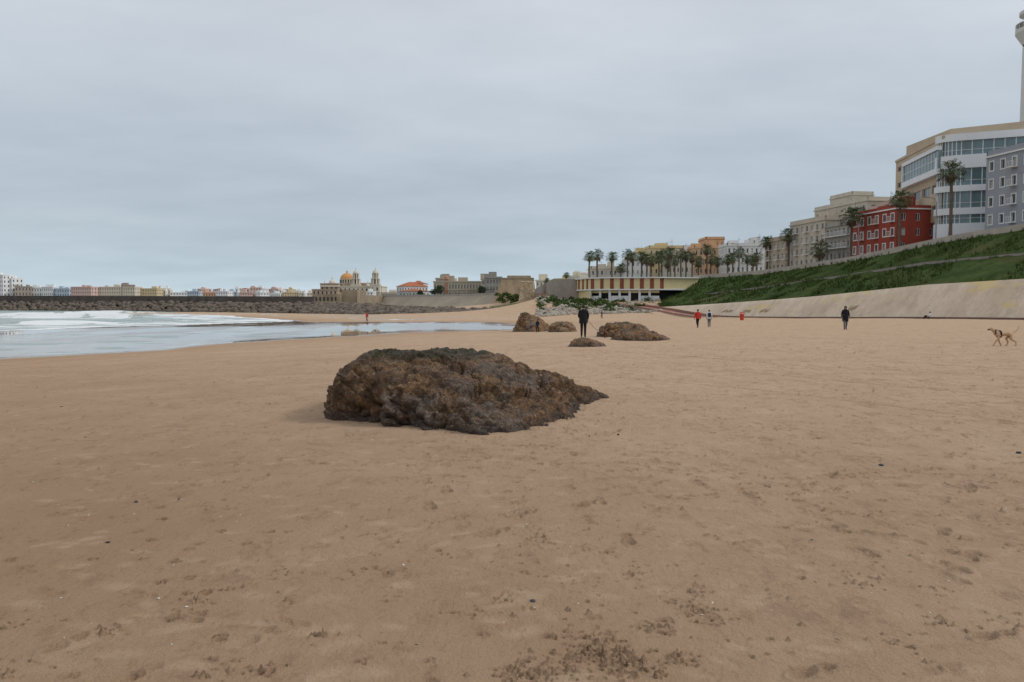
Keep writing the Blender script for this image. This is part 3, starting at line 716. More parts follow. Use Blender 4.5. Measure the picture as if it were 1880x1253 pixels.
def along(P,step):
    out=[]
    for a,b in zip(P[:-1],P[1:]):
        a=Vector(a);b=Vector(b);L=(b-a).length;k=max(1,round(L/step));t=(b-a)/L
        for i in range(k): out.append((a+t*L*i/k,t))
    return out
for i,(p,t) in enumerate(along(pp,2.9)):
    if p.x<41:
        n=Vector((t.y,-t.x)); mb.obox((p.x,p.y,zm+.05),(t.x*1.05,t.y*1.05,0),(n.x*.12,n.y*.12,0),(0,0,zr-zm-.45),1)
for i,(p,t) in enumerate(along(pp[2:5],3.0)):
    mb.box(p.x,p.y+.6,zg-2,zm-.36,.6,.6,4)
    if i%3!=1: mb.obox((p.x+.3,p.y+.7,zg-2),(t.x*2.4,t.y*2.4,0),(0,.2,0),(0,0,3.6),4)
    mb.obox((p.x+.3,p.y+.75,zm-1.1),(t.x*2.4,t.y*2.4,0),(0,.2,0),(0,0,.7),0)
mb.obox((pp[0][0],pp[0][1]-.5,zg-2),(pp[2][0]-pp[0][0],pp[2][1]-pp[0][1],0),(0,.4,0),(0,0,zm-.4-zg+2),0)
RP=outp(pp,.3)
for p,t in along(RP,1.6): mb.box(p.x,p.y,zr,zr+1.05,.07,.07,5)
for a,b in zip(RP[:-1],RP[1:]):
    for h in (.5,1.02): mb.obox((a[0],a[1],zr+h),(b[0]-a[0],b[1]-a[1],0),(0,.06,0),(0,0,.06),5)
mb.obj('beach_pavilion',[Y_,BRK,wt,DK,wt,mat('railing_green',(.30,.38,.36),.5,.1,1)])
RM=mat('ramp_paving_red',(.33,.16,.12),.85,.2,.6);RMW=mat('ramp_wall_mat',(.36,.28,.21),.9,.3,.5)
mb=MB(); rp=[(985,541,285),(1020,543,262),(1060,549,243),(1100,556,228),(1150,562,213),(1205,571,192),(1240,578,176),(1275,585,160)]
RPn=[W(*q) for q in rp]
for a,b in zip(RPn[:-1],RPn[1:]):
    za,zb_=max(a.z,gz(a.x,a.y))+.1,max(b.z,gz(b.x,b.y))+.1
    d=Vector((b.x-a.x,b.y-a.y,zb_-za)); n=Vector((-d.y,d.x,0)).normalized()
    p=Vector((a.x,a.y,za-2.2)); mb.obox(p,d,n*4.2,(0,0,2.1),0); mb.obox(p-n*.32,d,n*.3,(0,0,2.2),1); mb.obox(p-n*.34+Vector((0,0,2.203)),d,n*.34,(0,0,.25),0); mb.obox(p+n*4.23,d,n*.3,(0,0,2.6),0)
mb.obj('beach_ramp',[RM,RMW])
def shrub_mass(name,centers,m,n=90,leaf=.22):
    Vt=[];Ft=[];k=0
    for (x,y,z,r) in centers:
        for i in range(int(n*r)):
            a=random.uniform(0,6.28);e=random.uniform(0,1.5);rr=r*random.random()**.4*(1+.3*math.sin(a*3+x))
            c=Vector((x+rr*math.cos(a)*math.cos(e),y+rr*math.sin(a)*math.cos(e),z+rr*.7*math.sin(e)))
            d=Vector((random.gauss(0,1),random.gauss(0,1),random.gauss(0,1))).normalized();o=d.orthogonal().normalized()*leaf*random.uniform(.6,1.4);q=d.cross(o)*.6
            Vt+=[c-o,c+q,c+o,c-q];Ft.append((k,k+1,k+2,k+3));k+=4
    me=np_mesh(name,[tuple(v) for v in Vt],Ft,False);return add(name,me,[m])
SM=mat('shrub_leaf_mat',(.08,.12,.035),.9,.6,.4,spec=.1)
cs=[]
for i in range(230):
    u=random.uniform(975,1215);v=random.triangular(546,578,556)
    D=np.interp(v,[546,560,584],[240,222,192])+random.uniform(-5,5);x=(u-CU)/F*D
    if inside(np.array([x]),np.array([D]),vegp)[0] or random.random()<.15: cs.append((x,D,gz(x,D),random.uniform(.5,1.7)))
for i in range(26):
    u=random.uniform(912,955);D=random.uniform(262,272);x=(u-CU)/F*D;cs.append((x,D,random.uniform(1.5,4.5),random.uniform(.8,1.6)))
shrub_mass('coastal_shrubs',cs,SM)
# ------------------------------------------------------------------ old fortress, sloping seawall, harbour wall
ST=mat('fort_stone',(.38,.29,.19),.9,.35,.35,.6,1.5,stain=.35)
mb=MB()
a=W(905,560,285);b=W(982,560,285)
lo=[(a.x-1,283),(b.x+1,283),(b.x+2,305),(a.x+6,330),(a.x-2,318)];hi=[(a.x+3,286),(b.x-.3,286),(b.x,303),(a.x+8,326),(a.x+3,314)]
mb.prism(lo,-2,10.4,0,hi)
mb.prism([(p[0]*1.0,p[1]-.2) for p in hi],10.403,10.7,1)
mb.prism([(a.x+5,288),(b.x-1.5,288),(b.x-1,300),(a.x+8,300)],10.7,11.5,0)
mb.obj('fortress_bastion',[ST,mat('fort_coping',(.42,.36,.27),.9,.2,.6)])
mb=MB()
px0=(957-CU)/F*248;px1=(981-CU)/F*248
zs=np.linspace(-2.2,8.4,14)
for z in zs:
    t=(z+2.2)/10.6
    for i in range(14):
        an=2*math.pi*i/14;cx=(px0+px1)/2;r=1.9+.7*(1-t);r*=(1+.12*float(vn(an*2.,z*.8,3.)))
        mb.v.append((cx+r*np.clip(1.3*math.cos(an),-1,1)-.8*(1-t),250+r*.9*np.clip(1.3*math.sin(an),-1,1),z+.3*float(vn(an*3,z,9.))))
for q in range(13):
    for i in range(14):
        j=(i+1)%14;mb.f.append((q*14+i,q*14+j,(q+1)*14+j,(q+1)*14+i));mb.m.append(0)
mb.f.append(tuple(13*14+i for i in range(14)));mb.m.append(0)
mb.obj('ruined_masonry_pier',[mat('ruin_stone',(.50,.38,.25),.9,.5,1.2,1,2)])
SW=mat('sloping_seawall_mat',(.36,.30,.225),.9,.25,.12,.4,1.5,stain=.3)
mb=MB()
top=[(690,546,392),(740,545,368),(800,544.5,342),(860,543.5,318),(908,542,302)];bot=[(690,568,375),(740,570,352),(800,574,322),(860,576,300),(915,577,284)]
for i in range(4):
    mb.poly([W(*bot[i]),W(*bot[i+1]),W(*top[i+1]),W(*top[i])],0)
    p,q=W(*top[i]),W(*top[i+1]); mb.obox(p+Vector((0,.05,-.5)),q-p,(0,.5,0),(0,0,1.3),1)
mb.obj('sloping_seawall',[SW,mat('seawall_coping',(.36,.33,.28),.9,.2,.3)])
mb=MB()
for i in range(4):
    p,q=W(*top[i]),W(*top[i+1])
    for k in range(26):
        c=p.lerp(q,k/26);mb.box(c.x,c.y+2,c.z,c.z+2.4,.14,.14,0)
    mb.obox(p+Vector((0,2,2.2)),q-p,(0,.1,0),(0,0,.1),0)
mb.obj('iron_fence',[mat('black_iron',(.02,.02,.022),.5,.1,1)])
HB=mat('harbour_wall_mat',(.115,.095,.08),.9,.4,.25,.5,1.5,stain=.3)
mb=MB(); hw=[(-500,480),(-150,424),(0,400),(300,340),(577,280)]
for (u0,d0),(u1,d1) in zip(hw[:-1],hw[1:]):
    p=Vector(((u0-CU)/F*d0,d0,-2));q=Vector(((u1-CU)/F*d1,d1,-2)); z_0=4.9-max(0,u0)/300*.7;z_1=4.9-max(0,u1)/300*.7
    mb.poly([p,q,(q.x,q.y,z_1),(p.x,p.y,z_0)],0);mb.poly([(p.x,p.y,z_0),(q.x,q.y,z_1),(q.x,q.y+2.5,z_1),(p.x,p.y+2.5,z_0)],0)
    mb.poly([(p.x,p.y+2.5,-2),(q.x,q.y+2.5,-2),(q.x,q.y+2.5,z_1),(p.x,p.y+2.5,z_0)],0)
    mb.obox(Vector((p.x,p.y+.7,z_0-.05)),Vector((q.x-p.x,q.y-p.y,z_1-z_0)),(0,1.2,0),(0,0,.5),0)
mb.poly([(q.x,q.y,-2),(q.x,q.y+2.5,-2),(q.x,q.y+2.5,z_1),(q.x,q.y,z_1)],0)
mb.obj('harbour_wall',[HB])
CW=mat('old_wall_stone',(.34,.265,.185),.9,.3,.2,.5,1.5,stain=.4)
mb=MB(); a=W(622,527,330);b=W(652,527,330)
mb.prism([(a.x,335),(b.x,335),(b.x+1,350),(a.x-1,350)],-2,7.2,0)
xA=(575-CU)/F*332
mb.prism([(xA,332),(a.x,333),(a.x,350),(xA,352)],-2,5.4,0)
mb.prism([(b.x,334),((705-CU)/F*385,385),((705-CU)/F*400,400),(b.x,352)],-2,5.2,0)
for k in range(6): 
    x=xA+1.4+k*1.6; mb.box(x,331.8,2.6,4.2,.5,.3,1)
mb.obj('old_city_wall',[CW,DK])
mb=MB()
cg=[(-6000,620),((-500-CU)/F*486,486),((0-CU)/F*406,406),((300-CU)/F*350,350),((575-CU)/F*345,345),((690-CU)/F*396,396),((800-CU)/F*345,345),((908-CU)/F*305,305),(12,306),(11.9,9000),(-6000,9000)]
mb.poly([(x,y,4.0) for x,y in cg],0)
for (xa,ya),(xc_,yc_) in zip(cg[:8],cg[1:9]): mb.poly([(xa,ya,-4),(xc_,yc_,-4),(xc_,yc_,4.0),(xa,ya,4.0)],0)
mb.obj('city_ground',[mat('city_ground_mat',(.25,.22,.19),.9,.2,.1)])
# ------------------------------------------------------------------ old town seen across the bay
haze_mix=lambda c,f=.15:tuple(x*(1-f)+y*f for x,y in zip(c,(.56,.62,.67)))  # distance haze mixed into the base colour of far buildings
FW=[mat('far_white',haze_mix((.84,.83,.80)),.9,.05,.02),mat('far_cream',haze_mix((.74,.64,.47)),.9,.1,.02),mat('far_yellow',haze_mix((.68,.53,.28)),.9,.1,.02),mat('far_pink',haze_mix((.68,.45,.36)),.9,.1,.02),mat('far_orange',haze_mix((.66,.36,.17)),.9,.1,.02),mat('far_blue',haze_mix((.48,.57,.64)),.9,.1,.02),mat('far_brown',haze_mix((.38,.29,.22)),.9,.1,.02)]
RT=mat('terracotta_roof',(.42,.14,.07),.9,.25,.1)
FG=mat('far_window',(.11,.12,.14),.4,.3,.1)
def farb(u0,u1,vt,D,m,rows,cols,roof=0,zb_=3.8):
    a=W(u0,vt,D);b=W(u1,vt,D);mb=MB();z1=a.z
    A=Vector((a.x,D,0));B=Vector((b.x,D+random.uniform(-8,8),0))
    facade(mb,A,B,zb_,z1,rows,cols,.34,.5,ig=(1,),fw=0,rec=.3)
    t=(B-A).normalized();n=Vector((t.y,-t.x,0));C=B-n*14;E=A-n*14
    facade(mb,B,C,zb_,z1,rows,3,.35,.5,ig=(1,),fw=0,rec=.3);facade(mb,E,A,zb_,z1,rows,3,.35,.5,ig=(1,),fw=0,rec=.3)
    mb.poly([(p.x,p.y,z1) for p in (A,B,C,E)],0);mb.poly([(C.x,C.y,zb_),(E.x,E.y,zb_),(E.x,E.y,z1),(C.x,C.y,z1)],0)
    if roof:
        p=[A+n*.5-t*.5,B+n*.5+t*.5,C-n*.5+t*.5,E-n*.5-t*.5];ra=A-n*7+t*6;rb=B-n*7-t*6
        P=[Vector((q.x,q.y,z1+.05)) for q in p]+[Vector((ra.x,ra.y,z1+roof)),Vector((rb.x,rb.y,z1+roof))]
        for f in ((0,1,5,4),(1,2,5),(2,3,4,5),(3,0,4)): mb.poly([P[i] for i in f],2)
    else:
        mb.prism([(q.x,q.y) for q in (A+n*.4-t*.3,B+n*.4+t*.3,C,E)],z1+.01,z1+.8,0)
        for _ in range(2):
            s=random.uniform(.1,.85);c=A.lerp(B,s)-n*6;mb.box(c.x,c.y,z1,z1+random.uniform(2,4),random.uniform(2,6),4,0)
    return mb.obj('townhouse',[m,FG,RT])
u=-420
while u<0:
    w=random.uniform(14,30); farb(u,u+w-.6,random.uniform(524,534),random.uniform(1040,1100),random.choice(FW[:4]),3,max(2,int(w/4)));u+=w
defs=[(-14,13,506,0,6,6),(13,27,512,0,5,3),(27,52,527,6,3,5),(52,76,529,0,3,5),(76,100,528,0,3,6),(100,130,531,5,3,6),(130,174,528,3,4,9),(178,252,528,1,4,16),(252,291,531,2,4,8),(222,244,524,6,5,4),
(291,312,534,1,3,5),(312,340,538,0,3,6),(340,366,536,5,3,6),(372,396,538,4,2,5),(396,420,536,0,3,5),(420,440,537,5,3,4),(440,462,538,3,3,5),(462,478,539,0,2,4),(478,492,538,0,3,3),(492,518,540,0,2,6),(518,548,538,2,4,7),(548,577,539,1,3,6)]
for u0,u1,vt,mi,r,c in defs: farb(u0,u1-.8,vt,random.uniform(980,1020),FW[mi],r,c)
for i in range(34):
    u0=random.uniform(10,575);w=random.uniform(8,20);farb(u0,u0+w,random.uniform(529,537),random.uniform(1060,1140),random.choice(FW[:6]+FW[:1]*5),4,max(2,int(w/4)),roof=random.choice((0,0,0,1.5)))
for u0,u1,vt,mi,r,c in ((655,685,537,0,3,5),(640,668,543,0,2,5),(700,735,540,1,2,6),(735,760,533,1,3,4)): farb(u0,u1,vt,720,FW[mi],r,c)
mb=MB()
for u_,vt in ((296,531),(305,527),(438,529),(560,531)):
    p=W(u_,vt,1010);mb.lathe(p.x,p.y,[(2.2,4),(2.0,p.z-5),(1.4,p.z-4),(.2,p.z)],8,0)
mb.obj('church_towers',[FW[0]])
mb=MB();D=900.;zc=lambda v:W(600,v,D).z;xc=lambda u:(u-CU)/F*D
CS=mat('cathedral_stone',haze_mix((.46,.34,.23),.1),.9,.2,.06,stain=.2);CWh=mat('cathedral_white',haze_mix((.68,.60,.47),.1),.85,.12,.06);DOM=mat('dome_tile',haze_mix((.60,.29,.08),.06),.7,.2,.2)
def blk(u0,u1,vt,y,mi,rows=2,cols=5,dep=25):
    A=(xc(u0),D+y);B=(xc(u1),D+y);z=zc(vt)
    facade(mb,A,B,3.8,z,rows,cols,.3,.55,iw=mi,ig=(3,),fw=0,rec=.5)
    mb.prism([(A[0],A[1]+.6),(B[0],B[1]+.6),(B[0],B[1]+dep),(A[0],A[1]+dep)],3.8,z,mi)
    mb.prism([(A[0]-.5,A[1]-.6),(B[0]+.5,A[1]-.6),(B[0]+.5,B[1]+dep),(A[0]-.5,A[1]+dep)],z+.01,z+1.1,mi)
blk(576,622,533,-6,0,2,6);blk(588,621,522,2,0,2,4);blk(621,700,527,4,1,2,10,40);blk(628,678,521,14,0,1,8,30)
mb.prism([(xc(590),D+1),(xc(622),D+1),(xc(622),D+20),(xc(590),D+20)],zc(527),zc(524),1)
def dome(u_,v0,v1,r,y,mi,mi2,lan=True):
    x=xc(u_);z0=zc(v0);z1=zc(v1);dr=(z1-z0)*.42
    mb.lathe(x,D+y,[(r*1.05,z0-8),(r*1.05,z0),(r*1.12,z0),(r*1.12,z0+.6),(r,z0+.6),(r,z0+dr),(r*1.1,z0+dr),(r*1.1,z0+dr+.5)],24,mi2)
    for k in range(16):
        a=2*math.pi*k/16;mb.box(x+r*1.01*math.cos(a),D+y+r*1.01*math.sin(a),z0+1,z0+dr-.5,r*.13,r*.13,3,a)
    h=z1-z0-dr;mb.lathe(x,D+y,[(r*math.cos(t),z0+dr+.5+h*math.sin(t)) for t in np.linspace(0,1.5,10)],24,mi)
    if lan: mb.lathe(x,D+y,[(r*.16,z1),(r*.16,z1+2.2),(r*.22,z1+2.3),(r*.05,z1+3.6),(.12,z1+5)],10,mi2)
dome(630,521,501,7.8,24,2,1);dome(606,525,514,3.6,12,1,1);dome(594,528,521,2.4,8,1,1);dome(672,528,521,2.4,14,1,1)
def belltower(u_,y):
    x=xc(u_);yy_=D+y
    w=10.5
    z=[3.8,zc(524),zc(513),zc(503)]
    facade(mb,(x-w/2,yy_-w/2),(x+w/2,yy_-w/2),z[0],z[1],2,2,.3,.4,iw=1,ig=(3,),fw=0,rec=.6)
    mb.prism([(x-w/2,yy_-w/2+.7),(x+w/2,yy_-w/2+.7),(x+w/2,yy_+w/2),(x-w/2,yy_+w/2)],z[0],z[1],1)
    mb.lathe(x,yy_,[(w*.74,z[1]+.01),(w*.74,z[1]+1)],4,1,math.pi/4)
    for (za,zb_,r) in ((z[1]+1,z[2],4.6),(z[2]+.8,z[3],3.4)):
        mb.lathe(x,yy_,[(r*.62,za),(r*.62,zb_)],8,3)
        for k in range(8):
            a=math.pi/8+k*math.pi/4;mb.box(x+r*.9*math.cos(a),yy_+r*.9*math.sin(a),za,zb_,r*.36,r*.36,1,a)
        mb.lathe(x,yy_,[(r*1.02,zb_),(r*1.15,zb_+.4),(r*1.15,zb_+.8)],16,1)
    zt=z[3]+.8;mb.lathe(x,yy_,[(3.2*math.cos(t),zt+3.4*math.sin(t)) for t in np.linspace(0,1.45,7)],12,1)
    mb.lathe(x,yy_,[(.7,zt+3.2),(.7,zt+4.6),(.15,zt+5.4),(.1,zt+7.5)],8,1)
belltower(690,0);belltower(651,10)
mb.obj('cathedral',[CS,CWh,DOM,DK])
def roofed(name,u0,u1,vt,D,m,rows,cols,roof):
    o=farb(u0,u1,vt,D,m,rows,cols,roof);o.name=name;return o
WH=mat('white_wall_far',(.72,.70,.66),.9,.08,.1)
roofed('red_roofed_building',742,783,526,520,WH,2,8,3.0);roofed('red_roofed_building',750,778,521,530,WH,2,5,2.0)
roofed('red_roofed_building',733,770,535,500,WH,1,6,1.5)
OCH=mat('ochre_stone',(.48,.42,.32),.9,.15,.15,stain=.2)
roofed('civic_building',796,884,519,470,OCH,2,16,0);roofed('civic_building',884,912,514,450,OCH,3,5,0)
roofed('civic_building',800,822,513,480,OCH,3,4,0);roofed('civic_building',893,921,511,400,mat('grey_stone_far',(.34,.31,.27),.9,.2,.15),3,5,0)
for q in ((984,1003,517,430,1,3,3),(1003,1020,521,450,0,3,3),(1018,1044,514,470,2,4,4),(1044,1062,509,460,1,4,3),(1062,1090,503,480,0,4,4)):
    farb(q[0],q[1],q[2],q[3],FW[q[4]],q[5],q[6])
mb=MB();p=W(820,507,470);mb.lathe(p.x,p.y,[(1.2,5),(1.1,p.z-2),(1.6,p.z-2),(1.2,p.z-.5),(.2,p.z)],10,0);mb.obj('belfry',[tc_])
# ------------------------------------------------------------------ palms
TRK=mat('palm_trunk_mat',(.15,.11,.08),.95,.35,2,.6,12);LF=mat('palm_leaf_mat',(.09,.115,.05),.75,.5,1.2,spec=.2);LD=mat('palm_dead_leaf_mat',(.20,.145,.085),.95,.3,1.5,spec=.1)
def palm_mesh(seed,n=44,skirt=22):
    rnd=random.Random(seed);mb=MB();bx,by=rnd.uniform(-.5,.5),rnd.uniform(-.3,.3)
    Hh=10.;pts=[(bx*math.sin(t*3)*.6,by*t*t,Hh*t) for t in np.linspace(0,1,12)]
    rs=[.42,.34,.29]+[.27-.006*k+.015*(k%2) for k in range(9)]
    mb.tube(pts,rs,10,0);c=Vector(pts[-1])
    def fan(d,L,pet,mi,dr):
        s=d.cross(Vector((0,0,1)));s=s.normalized() if s.length>.05 else Vector((1,0,0));u_=s.cross(d).normalized()
        b=c+d*pet; mb.tube([c+d*.1,b],[.035,.02],3,mi)
        K=9
        for k in range(K):
            a=(k/(K-1)-.5)*2.3;e=(d*math.cos(a)+s*math.sin(a)).normalized();e+=u_*rnd.uniform(-.15,.15)
            l=L*(1-.18*abs(a))*rnd.uniform(.8,1.15);w=(s*math.cos(a)-d*math.sin(a)).normalized()*.055
            m_=b+e*l*.6;tp=b+e*l-Vector((0,0,dr*l))
            mb.poly([b,m_-w,tp,m_+w],mi)
    for i in range(n):
        z=1-(i+.5)/n*1.45;z=max(-.62,min(.97,z));a=i*2.39996+rnd.uniform(-.3,.3);r=math.sqrt(1-z*z)
        fan(Vector((r*math.cos(a),r*math.sin(a),z)).normalized(),rnd.uniform(.75,1.15),rnd.uniform(.75,1.5),1,rnd.uniform(.15,.6))
    for i in range(skirt):
        a=rnd.uniform(0,6.28);z=rnd.uniform(-.97,-.6);r=math.sqrt(1-z*z);fan(Vector((r*math.cos(a),r*math.sin(a),z)),rnd.uniform(.6,.9),rnd.uniform(.3,.9),2,.3)
    me=bpy.data.meshes.new('palm');me.from_pydata(mb.v,[],mb.f);me.update()
    for m_ in (TRK,LF,LD): me.materials.append(m_)
    me.polygons.foreach_set('material_index',mb.m);return me
PMs=[palm_mesh(k,random.randint(40,54)) for k in range(6)]
def palm(u_,vt,D,zbase,cs=1.):
    p=W(u_,vt,D);h=(p.z-zbase)-1.7*cs
    o=add('palm_tree',random.choice(PMs));
    me=o.data.copy();o.data=me;V=np.empty(len(me.vertices)*3,np.float32);me.vertices.foreach_get('co',V);V=V.reshape(-1,3)
    nt_=12*10;top=V[nt_-10:nt_].mean(0)
    V[:nt_,2]*=h/10
    V[nt_:]=(V[nt_:]-top)*cs+top*np.array([1,1,h/10]);me.vertices.foreach_set('co',V.ravel());me.update()
    o.location=(p.x-top[0],D,zbase)
def gslope(x,y):
    o=x-xb(y)
    return float(zT(y)+(zM(y)-zT(y))*(o-3)/10) if o<13 else (float(zM(y)+(zG(y)-zM(y))*(o-13)/9) if o<22 else float(zG(y)))
for u_,vt,D,cs in ((1748,293,134,1.3),(1655,348,148,1.2),(1565,377,163,1.4),(1447,419,192,1.15),(1408,432,203,1.15),(1506,440,172,1.35)):
    p=W(u_,vt,D);palm(u_,vt,D,gslope(p.x,D)-.2,cs)
for u_,vt in ((1083,461),(1097,457),(1124,461),(1141,483),(1153,457),(1161,462),(1178,460),(1187,464),(1209,462),(1216,457),(1231,452),(1240,468),(1251,456),(1259,460),(1271,462),(1283,470),(1298,447),(1306,466),(1318,470),(1337,465),(1345,462),(1358,453),(1372,466),(1384,468),(1226,470),(1196,468),(1389,462)):
    palm(u_,vt,random.uniform(246,280),z9-.1,random.uniform(1.1,1.35))
for u_,vt,D in ((1040,500,330),(1005,510,380),(1003,512,386)): palm(u_,vt,D,6,.85)
def tree(x,y,z,h,r):
    mb=MB();mb.tube([(x,y,z),(x+.2,y,z+h*.4),(x,y,z+h*.7)],[.35,.25,.15],7,0)
    for k in range(5):
        a=k*1.3;mb.tube([(x+.1,y,z+h*.45),(x+r*.6*math.cos(a),y+r*.6*math.sin(a),z+h*.75)],[.14,.05],5,0)
    for i in range(900):
        a=random.uniform(0,6.28);q=random.random()**.4;e=random.uniform(-1.2,1.5)
        c=Vector((x+r*q*math.cos(a)*math.cos(e),y+r*q*math.sin(a)*math.cos(e),z+h*.68+r*.85*q*math.sin(e)))
        if float(vn(c.x*.8,c.y*.8,c.z*.8))<-.25: continue
        o=Vector((random.gauss(0,1),random.gauss(0,1),random.gauss(0,1))).normalized()*.3;w=o.orthogonal().normalized()*.2
        mb.poly([c-o,c+w,c+o,c-w],1)
    mb.obj('evergreen_tree',[TRK,mat('evergreen_leaf',(.04,.06,.025),.9,.5,.5)])
for u_,D,h,r in ((808,420,7,2.6),(796,425,5.5,2),(885,345,5,2),(1027,330,5,2.2),(772,410,4,1.6)): tree((u_-CU)/F*D,D,4.0,h,r)
LM_=mat('lamp_metal',(.25,.26,.27),.5,.1,1,metal=.5)
for y in (118,138,160,185,212,236):
    x=xb(y)+24.5;z=float(zG(y));mb=MB();mb.tube([(x,y,z),(x,y,z+7.5),(x-.4,y,z+8.2),(x-1.5,y,z+8.4)],[.11,.07,.06,.05],8,0)
    mb.obox((x-2.2,y-.15,z+8.35),(.8,0,0),(0,.3,0),(0,0,.14),0);mb.lathe(x,y,[(.2,z),(.2,z+.6),(.12,z+.7)],10,0);mb.obj('street_lamp',[LM_])
# ------------------------------------------------------------------ people and animals
SK=mat('skin_mat',(.42,.26,.19),.6,.1,5);HR=mat('dark_hair_mat',(.02,.015,.012),.6,.2,20)
BK=mat('black_cloth',(.014,.014,.017),.9,.3,6);NV=mat('navy_cloth',(.02,.025,.04),.9,.3,6);RD=mat('red_cloth',(.50,.035,.02),.85,.2,6);WHc=mat('white_cloth',(.62,.64,.68),.85,.1,6);SHO=mat('shoe_mat',(.05,.045,.045),.6,.2,10);GRc=mat('grey_cloth',(.12,.13,.15),.9,.2,6)
def skin_mesh(verts,edges,radii,sub=1):
    me=bpy.data.meshes.new('tmp');me.from_pydata([tuple(v) for v in verts],edges,[]);ob=bpy.data.objects.new('tmp',me);scene.collection.objects.link(ob)
    ob.modifiers.new('s','SKIN')
    for i,r in enumerate(radii):
        d=me.skin_vertices[0].data[i];d.radius=(r,r) if isinstance(r,(int,float)) else r;d.use_root=(i==0)
    ss=ob.modifiers.new('d','SUBSURF');ss.levels=sub;ss.render_levels=sub
    bpy.context.view_layer.update();dg=bpy.context.evaluated_depsgraph_get()
    out=bpy.data.meshes.new_from_object(ob.evaluated_get(dg));bpy.data.objects.remove(ob)
    out.polygons.foreach_set('use_smooth',[True]*len(out.polygons));return out
def label_mesh(me,verts,edges,labs):
    P=np.array([tuple(v) for v in verts]);a=P[[e[0] for e in edges]];b=P[[e[1] for e in edges]];ab=b-a;L2=(ab**2).sum(1)+1e-9
    for p in me.polygons:
        c=np.array(p.center);t=np.clip(((c-a)*ab).sum(1)/L2,0,1);d=((c-a-ab*t[:,None])**2).sum(1);p.material_index=labs[int(d.argmin())]
def ball(mb,c,r,mi,sy=1,sz=1,n=10):
    mb2=[(r*math.sin(t),-r*sz*math.cos(t)+c[2]) for t in np.linspace(.05,math.pi-.05,7)];mb.lathe(c[0],c[1],mb2,n,mi,0,sy)
def person(name,x,y,height,head,jm,tm,stride=0.,over=None,hair=HR,coat=None,hairlong=False,bag=None,wide=1.,zoff=0):
    J={};E=[]
    def j(n,p,r,par=None,lab=0):
        J[n]=[Vector(p),r]; 
        if par: E.append((par,n,lab))
    s=stride
    j('pel',(0,0,.95),(.15*wide,.11));j('sp',(0,.0,1.12),(.15*wide,.12),'pel',0);j('ch',(0,0,1.33),(.175*wide,.125),'sp',0);j('nb',(0,-.01,1.46),(.09,.075),'ch',0)
    j('nk',(0,.0,1.52),.056,'nb',2);j('hd',(0,.015,1.61),(.08,.094),'nk',2);j('ht',(0,.005,1.69),(.068,.08),'hd',2)
    for sg,S_ in ((-1,'L'),(1,'R')):
        q=s*sg
        j('sh'+S_,(sg*.17*wide,0,1.41),.074,'ch',0);j('el'+S_,(sg*.222*wide,-.03-.12*q,1.13),.06,'sh'+S_,0);j('wr'+S_,(sg*.22*wide,.06-.22*q,.90),.040,'el'+S_,0)
        j('pa'+S_,(sg*.22*wide,.08-.24*q,.83),(.02,.038),'wr'+S_,2)
        for k in range(4):
            l=(.07,.08,.075,.06)[k];yb=.08-.24*q+(k-1.5)*-.021
            j('f%d%s'%(k,S_),(sg*.22*wide,yb,.79),.0095,'pa'+S_,2);j('g%d%s'%(k,S_),(sg*.213*wide,yb+.005,.79-l*.55),.0088,'f%d%s'%(k,S_),2);j('h%d%s'%(k,S_),(sg*.195*wide,yb+.012,.79-l),.0075,'g%d%s'%(k,S_),2)
        j('t0'+S_,(sg*.21*wide,.115-.24*q,.835),.011,'pa'+S_,2);j('t1'+S_,(sg*.20*wide,.135-.24*q,.80),.0095,'t0'+S_,2)
        j('hi'+S_,(sg*.09,0,.90),.105,'pel',1)
        kf=.20*q if q>0 else -.02*abs(q)
        j('kn'+S_,(sg*.09,.03+kf,.50),.076,'hi'+S_,1)
        ay=(.26*q if q>0 else .36*q)
        j('an'+S_,(sg*.09,ay,.09+(.06*abs(q) if q<0 else 0)),.056,'kn'+S_,1)
        az=.04+(.03*abs(q) if q<0 else 0)
        j('he'+S_,(sg*.095,ay-.03,az+.0),.040,'an'+S_,3);j('to'+S_,(sg*.11,ay+.15,.035),(.044,.03),'he'+S_,3)
    if over: 
        for k,v in over.items(): J[k][0]=Vector(v)
        for S_ in 'LR':
            if 'wr'+S_ in over:
                sg=-1 if S_=='L' else 1;base_=Vector((sg*.22*wide,.06-.22*s*sg,.90));d=J['wr'+S_][0]-base_
                for k in list(J):
                    if k[-1]==S_ and k[:-1] in ('pa','t0','t1') or (k[-1]==S_ and k[0] in 'fgh' and len(k)==3 and k[1].isdigit()): J[k][0]=J[k][0]+d
    K=list(J);ix={k:i for i,k in enumerate(K)};sc=height/1.75
    V=[J[k][0]*sc for k in K];R_=[(tuple(q*sc for q in J[k][1]) if isinstance(J[k][1],tuple) else J[k][1]*sc) for k in K]
    ed=[(ix[a],ix[b]) for a,b,_ in E];me=skin_mesh(V,ed,R_,1);label_mesh(me,V,ed,[l for _,_,l in E])
    for m_ in (jm,tm,SK,SHO): me.materials.append(m_)
    root=empty(name,(x,y,gz(x,y)+zoff));root.rotation_euler=(0,0,head)
    add('body',me,None,root)
    mb=MB();hc=J['hd'][0]*sc
    for e in (-1,1): ball(mb,(hc.x+e*.032*sc,hc.y+.082*sc,hc.z+.02*sc),.011*sc,1);ball(mb,(hc.x+e*.083*sc,hc.y-.0,hc.z),.02*sc,0,.7,1.5)
    mb.tube([(hc.x,hc.y+.085*sc,hc.z+.02*sc),(hc.x,hc.y+.112*sc,hc.z-.015*sc),(hc.x,hc.y+.085*sc,hc.z-.025*sc)],[.008,.014,.008],6,0)
    mb.obox((hc.x-.022*sc,hc.y+.082*sc,hc.z-.052*sc),(.044*sc,0,0),(0,.012,0),(0,0,.01),2)
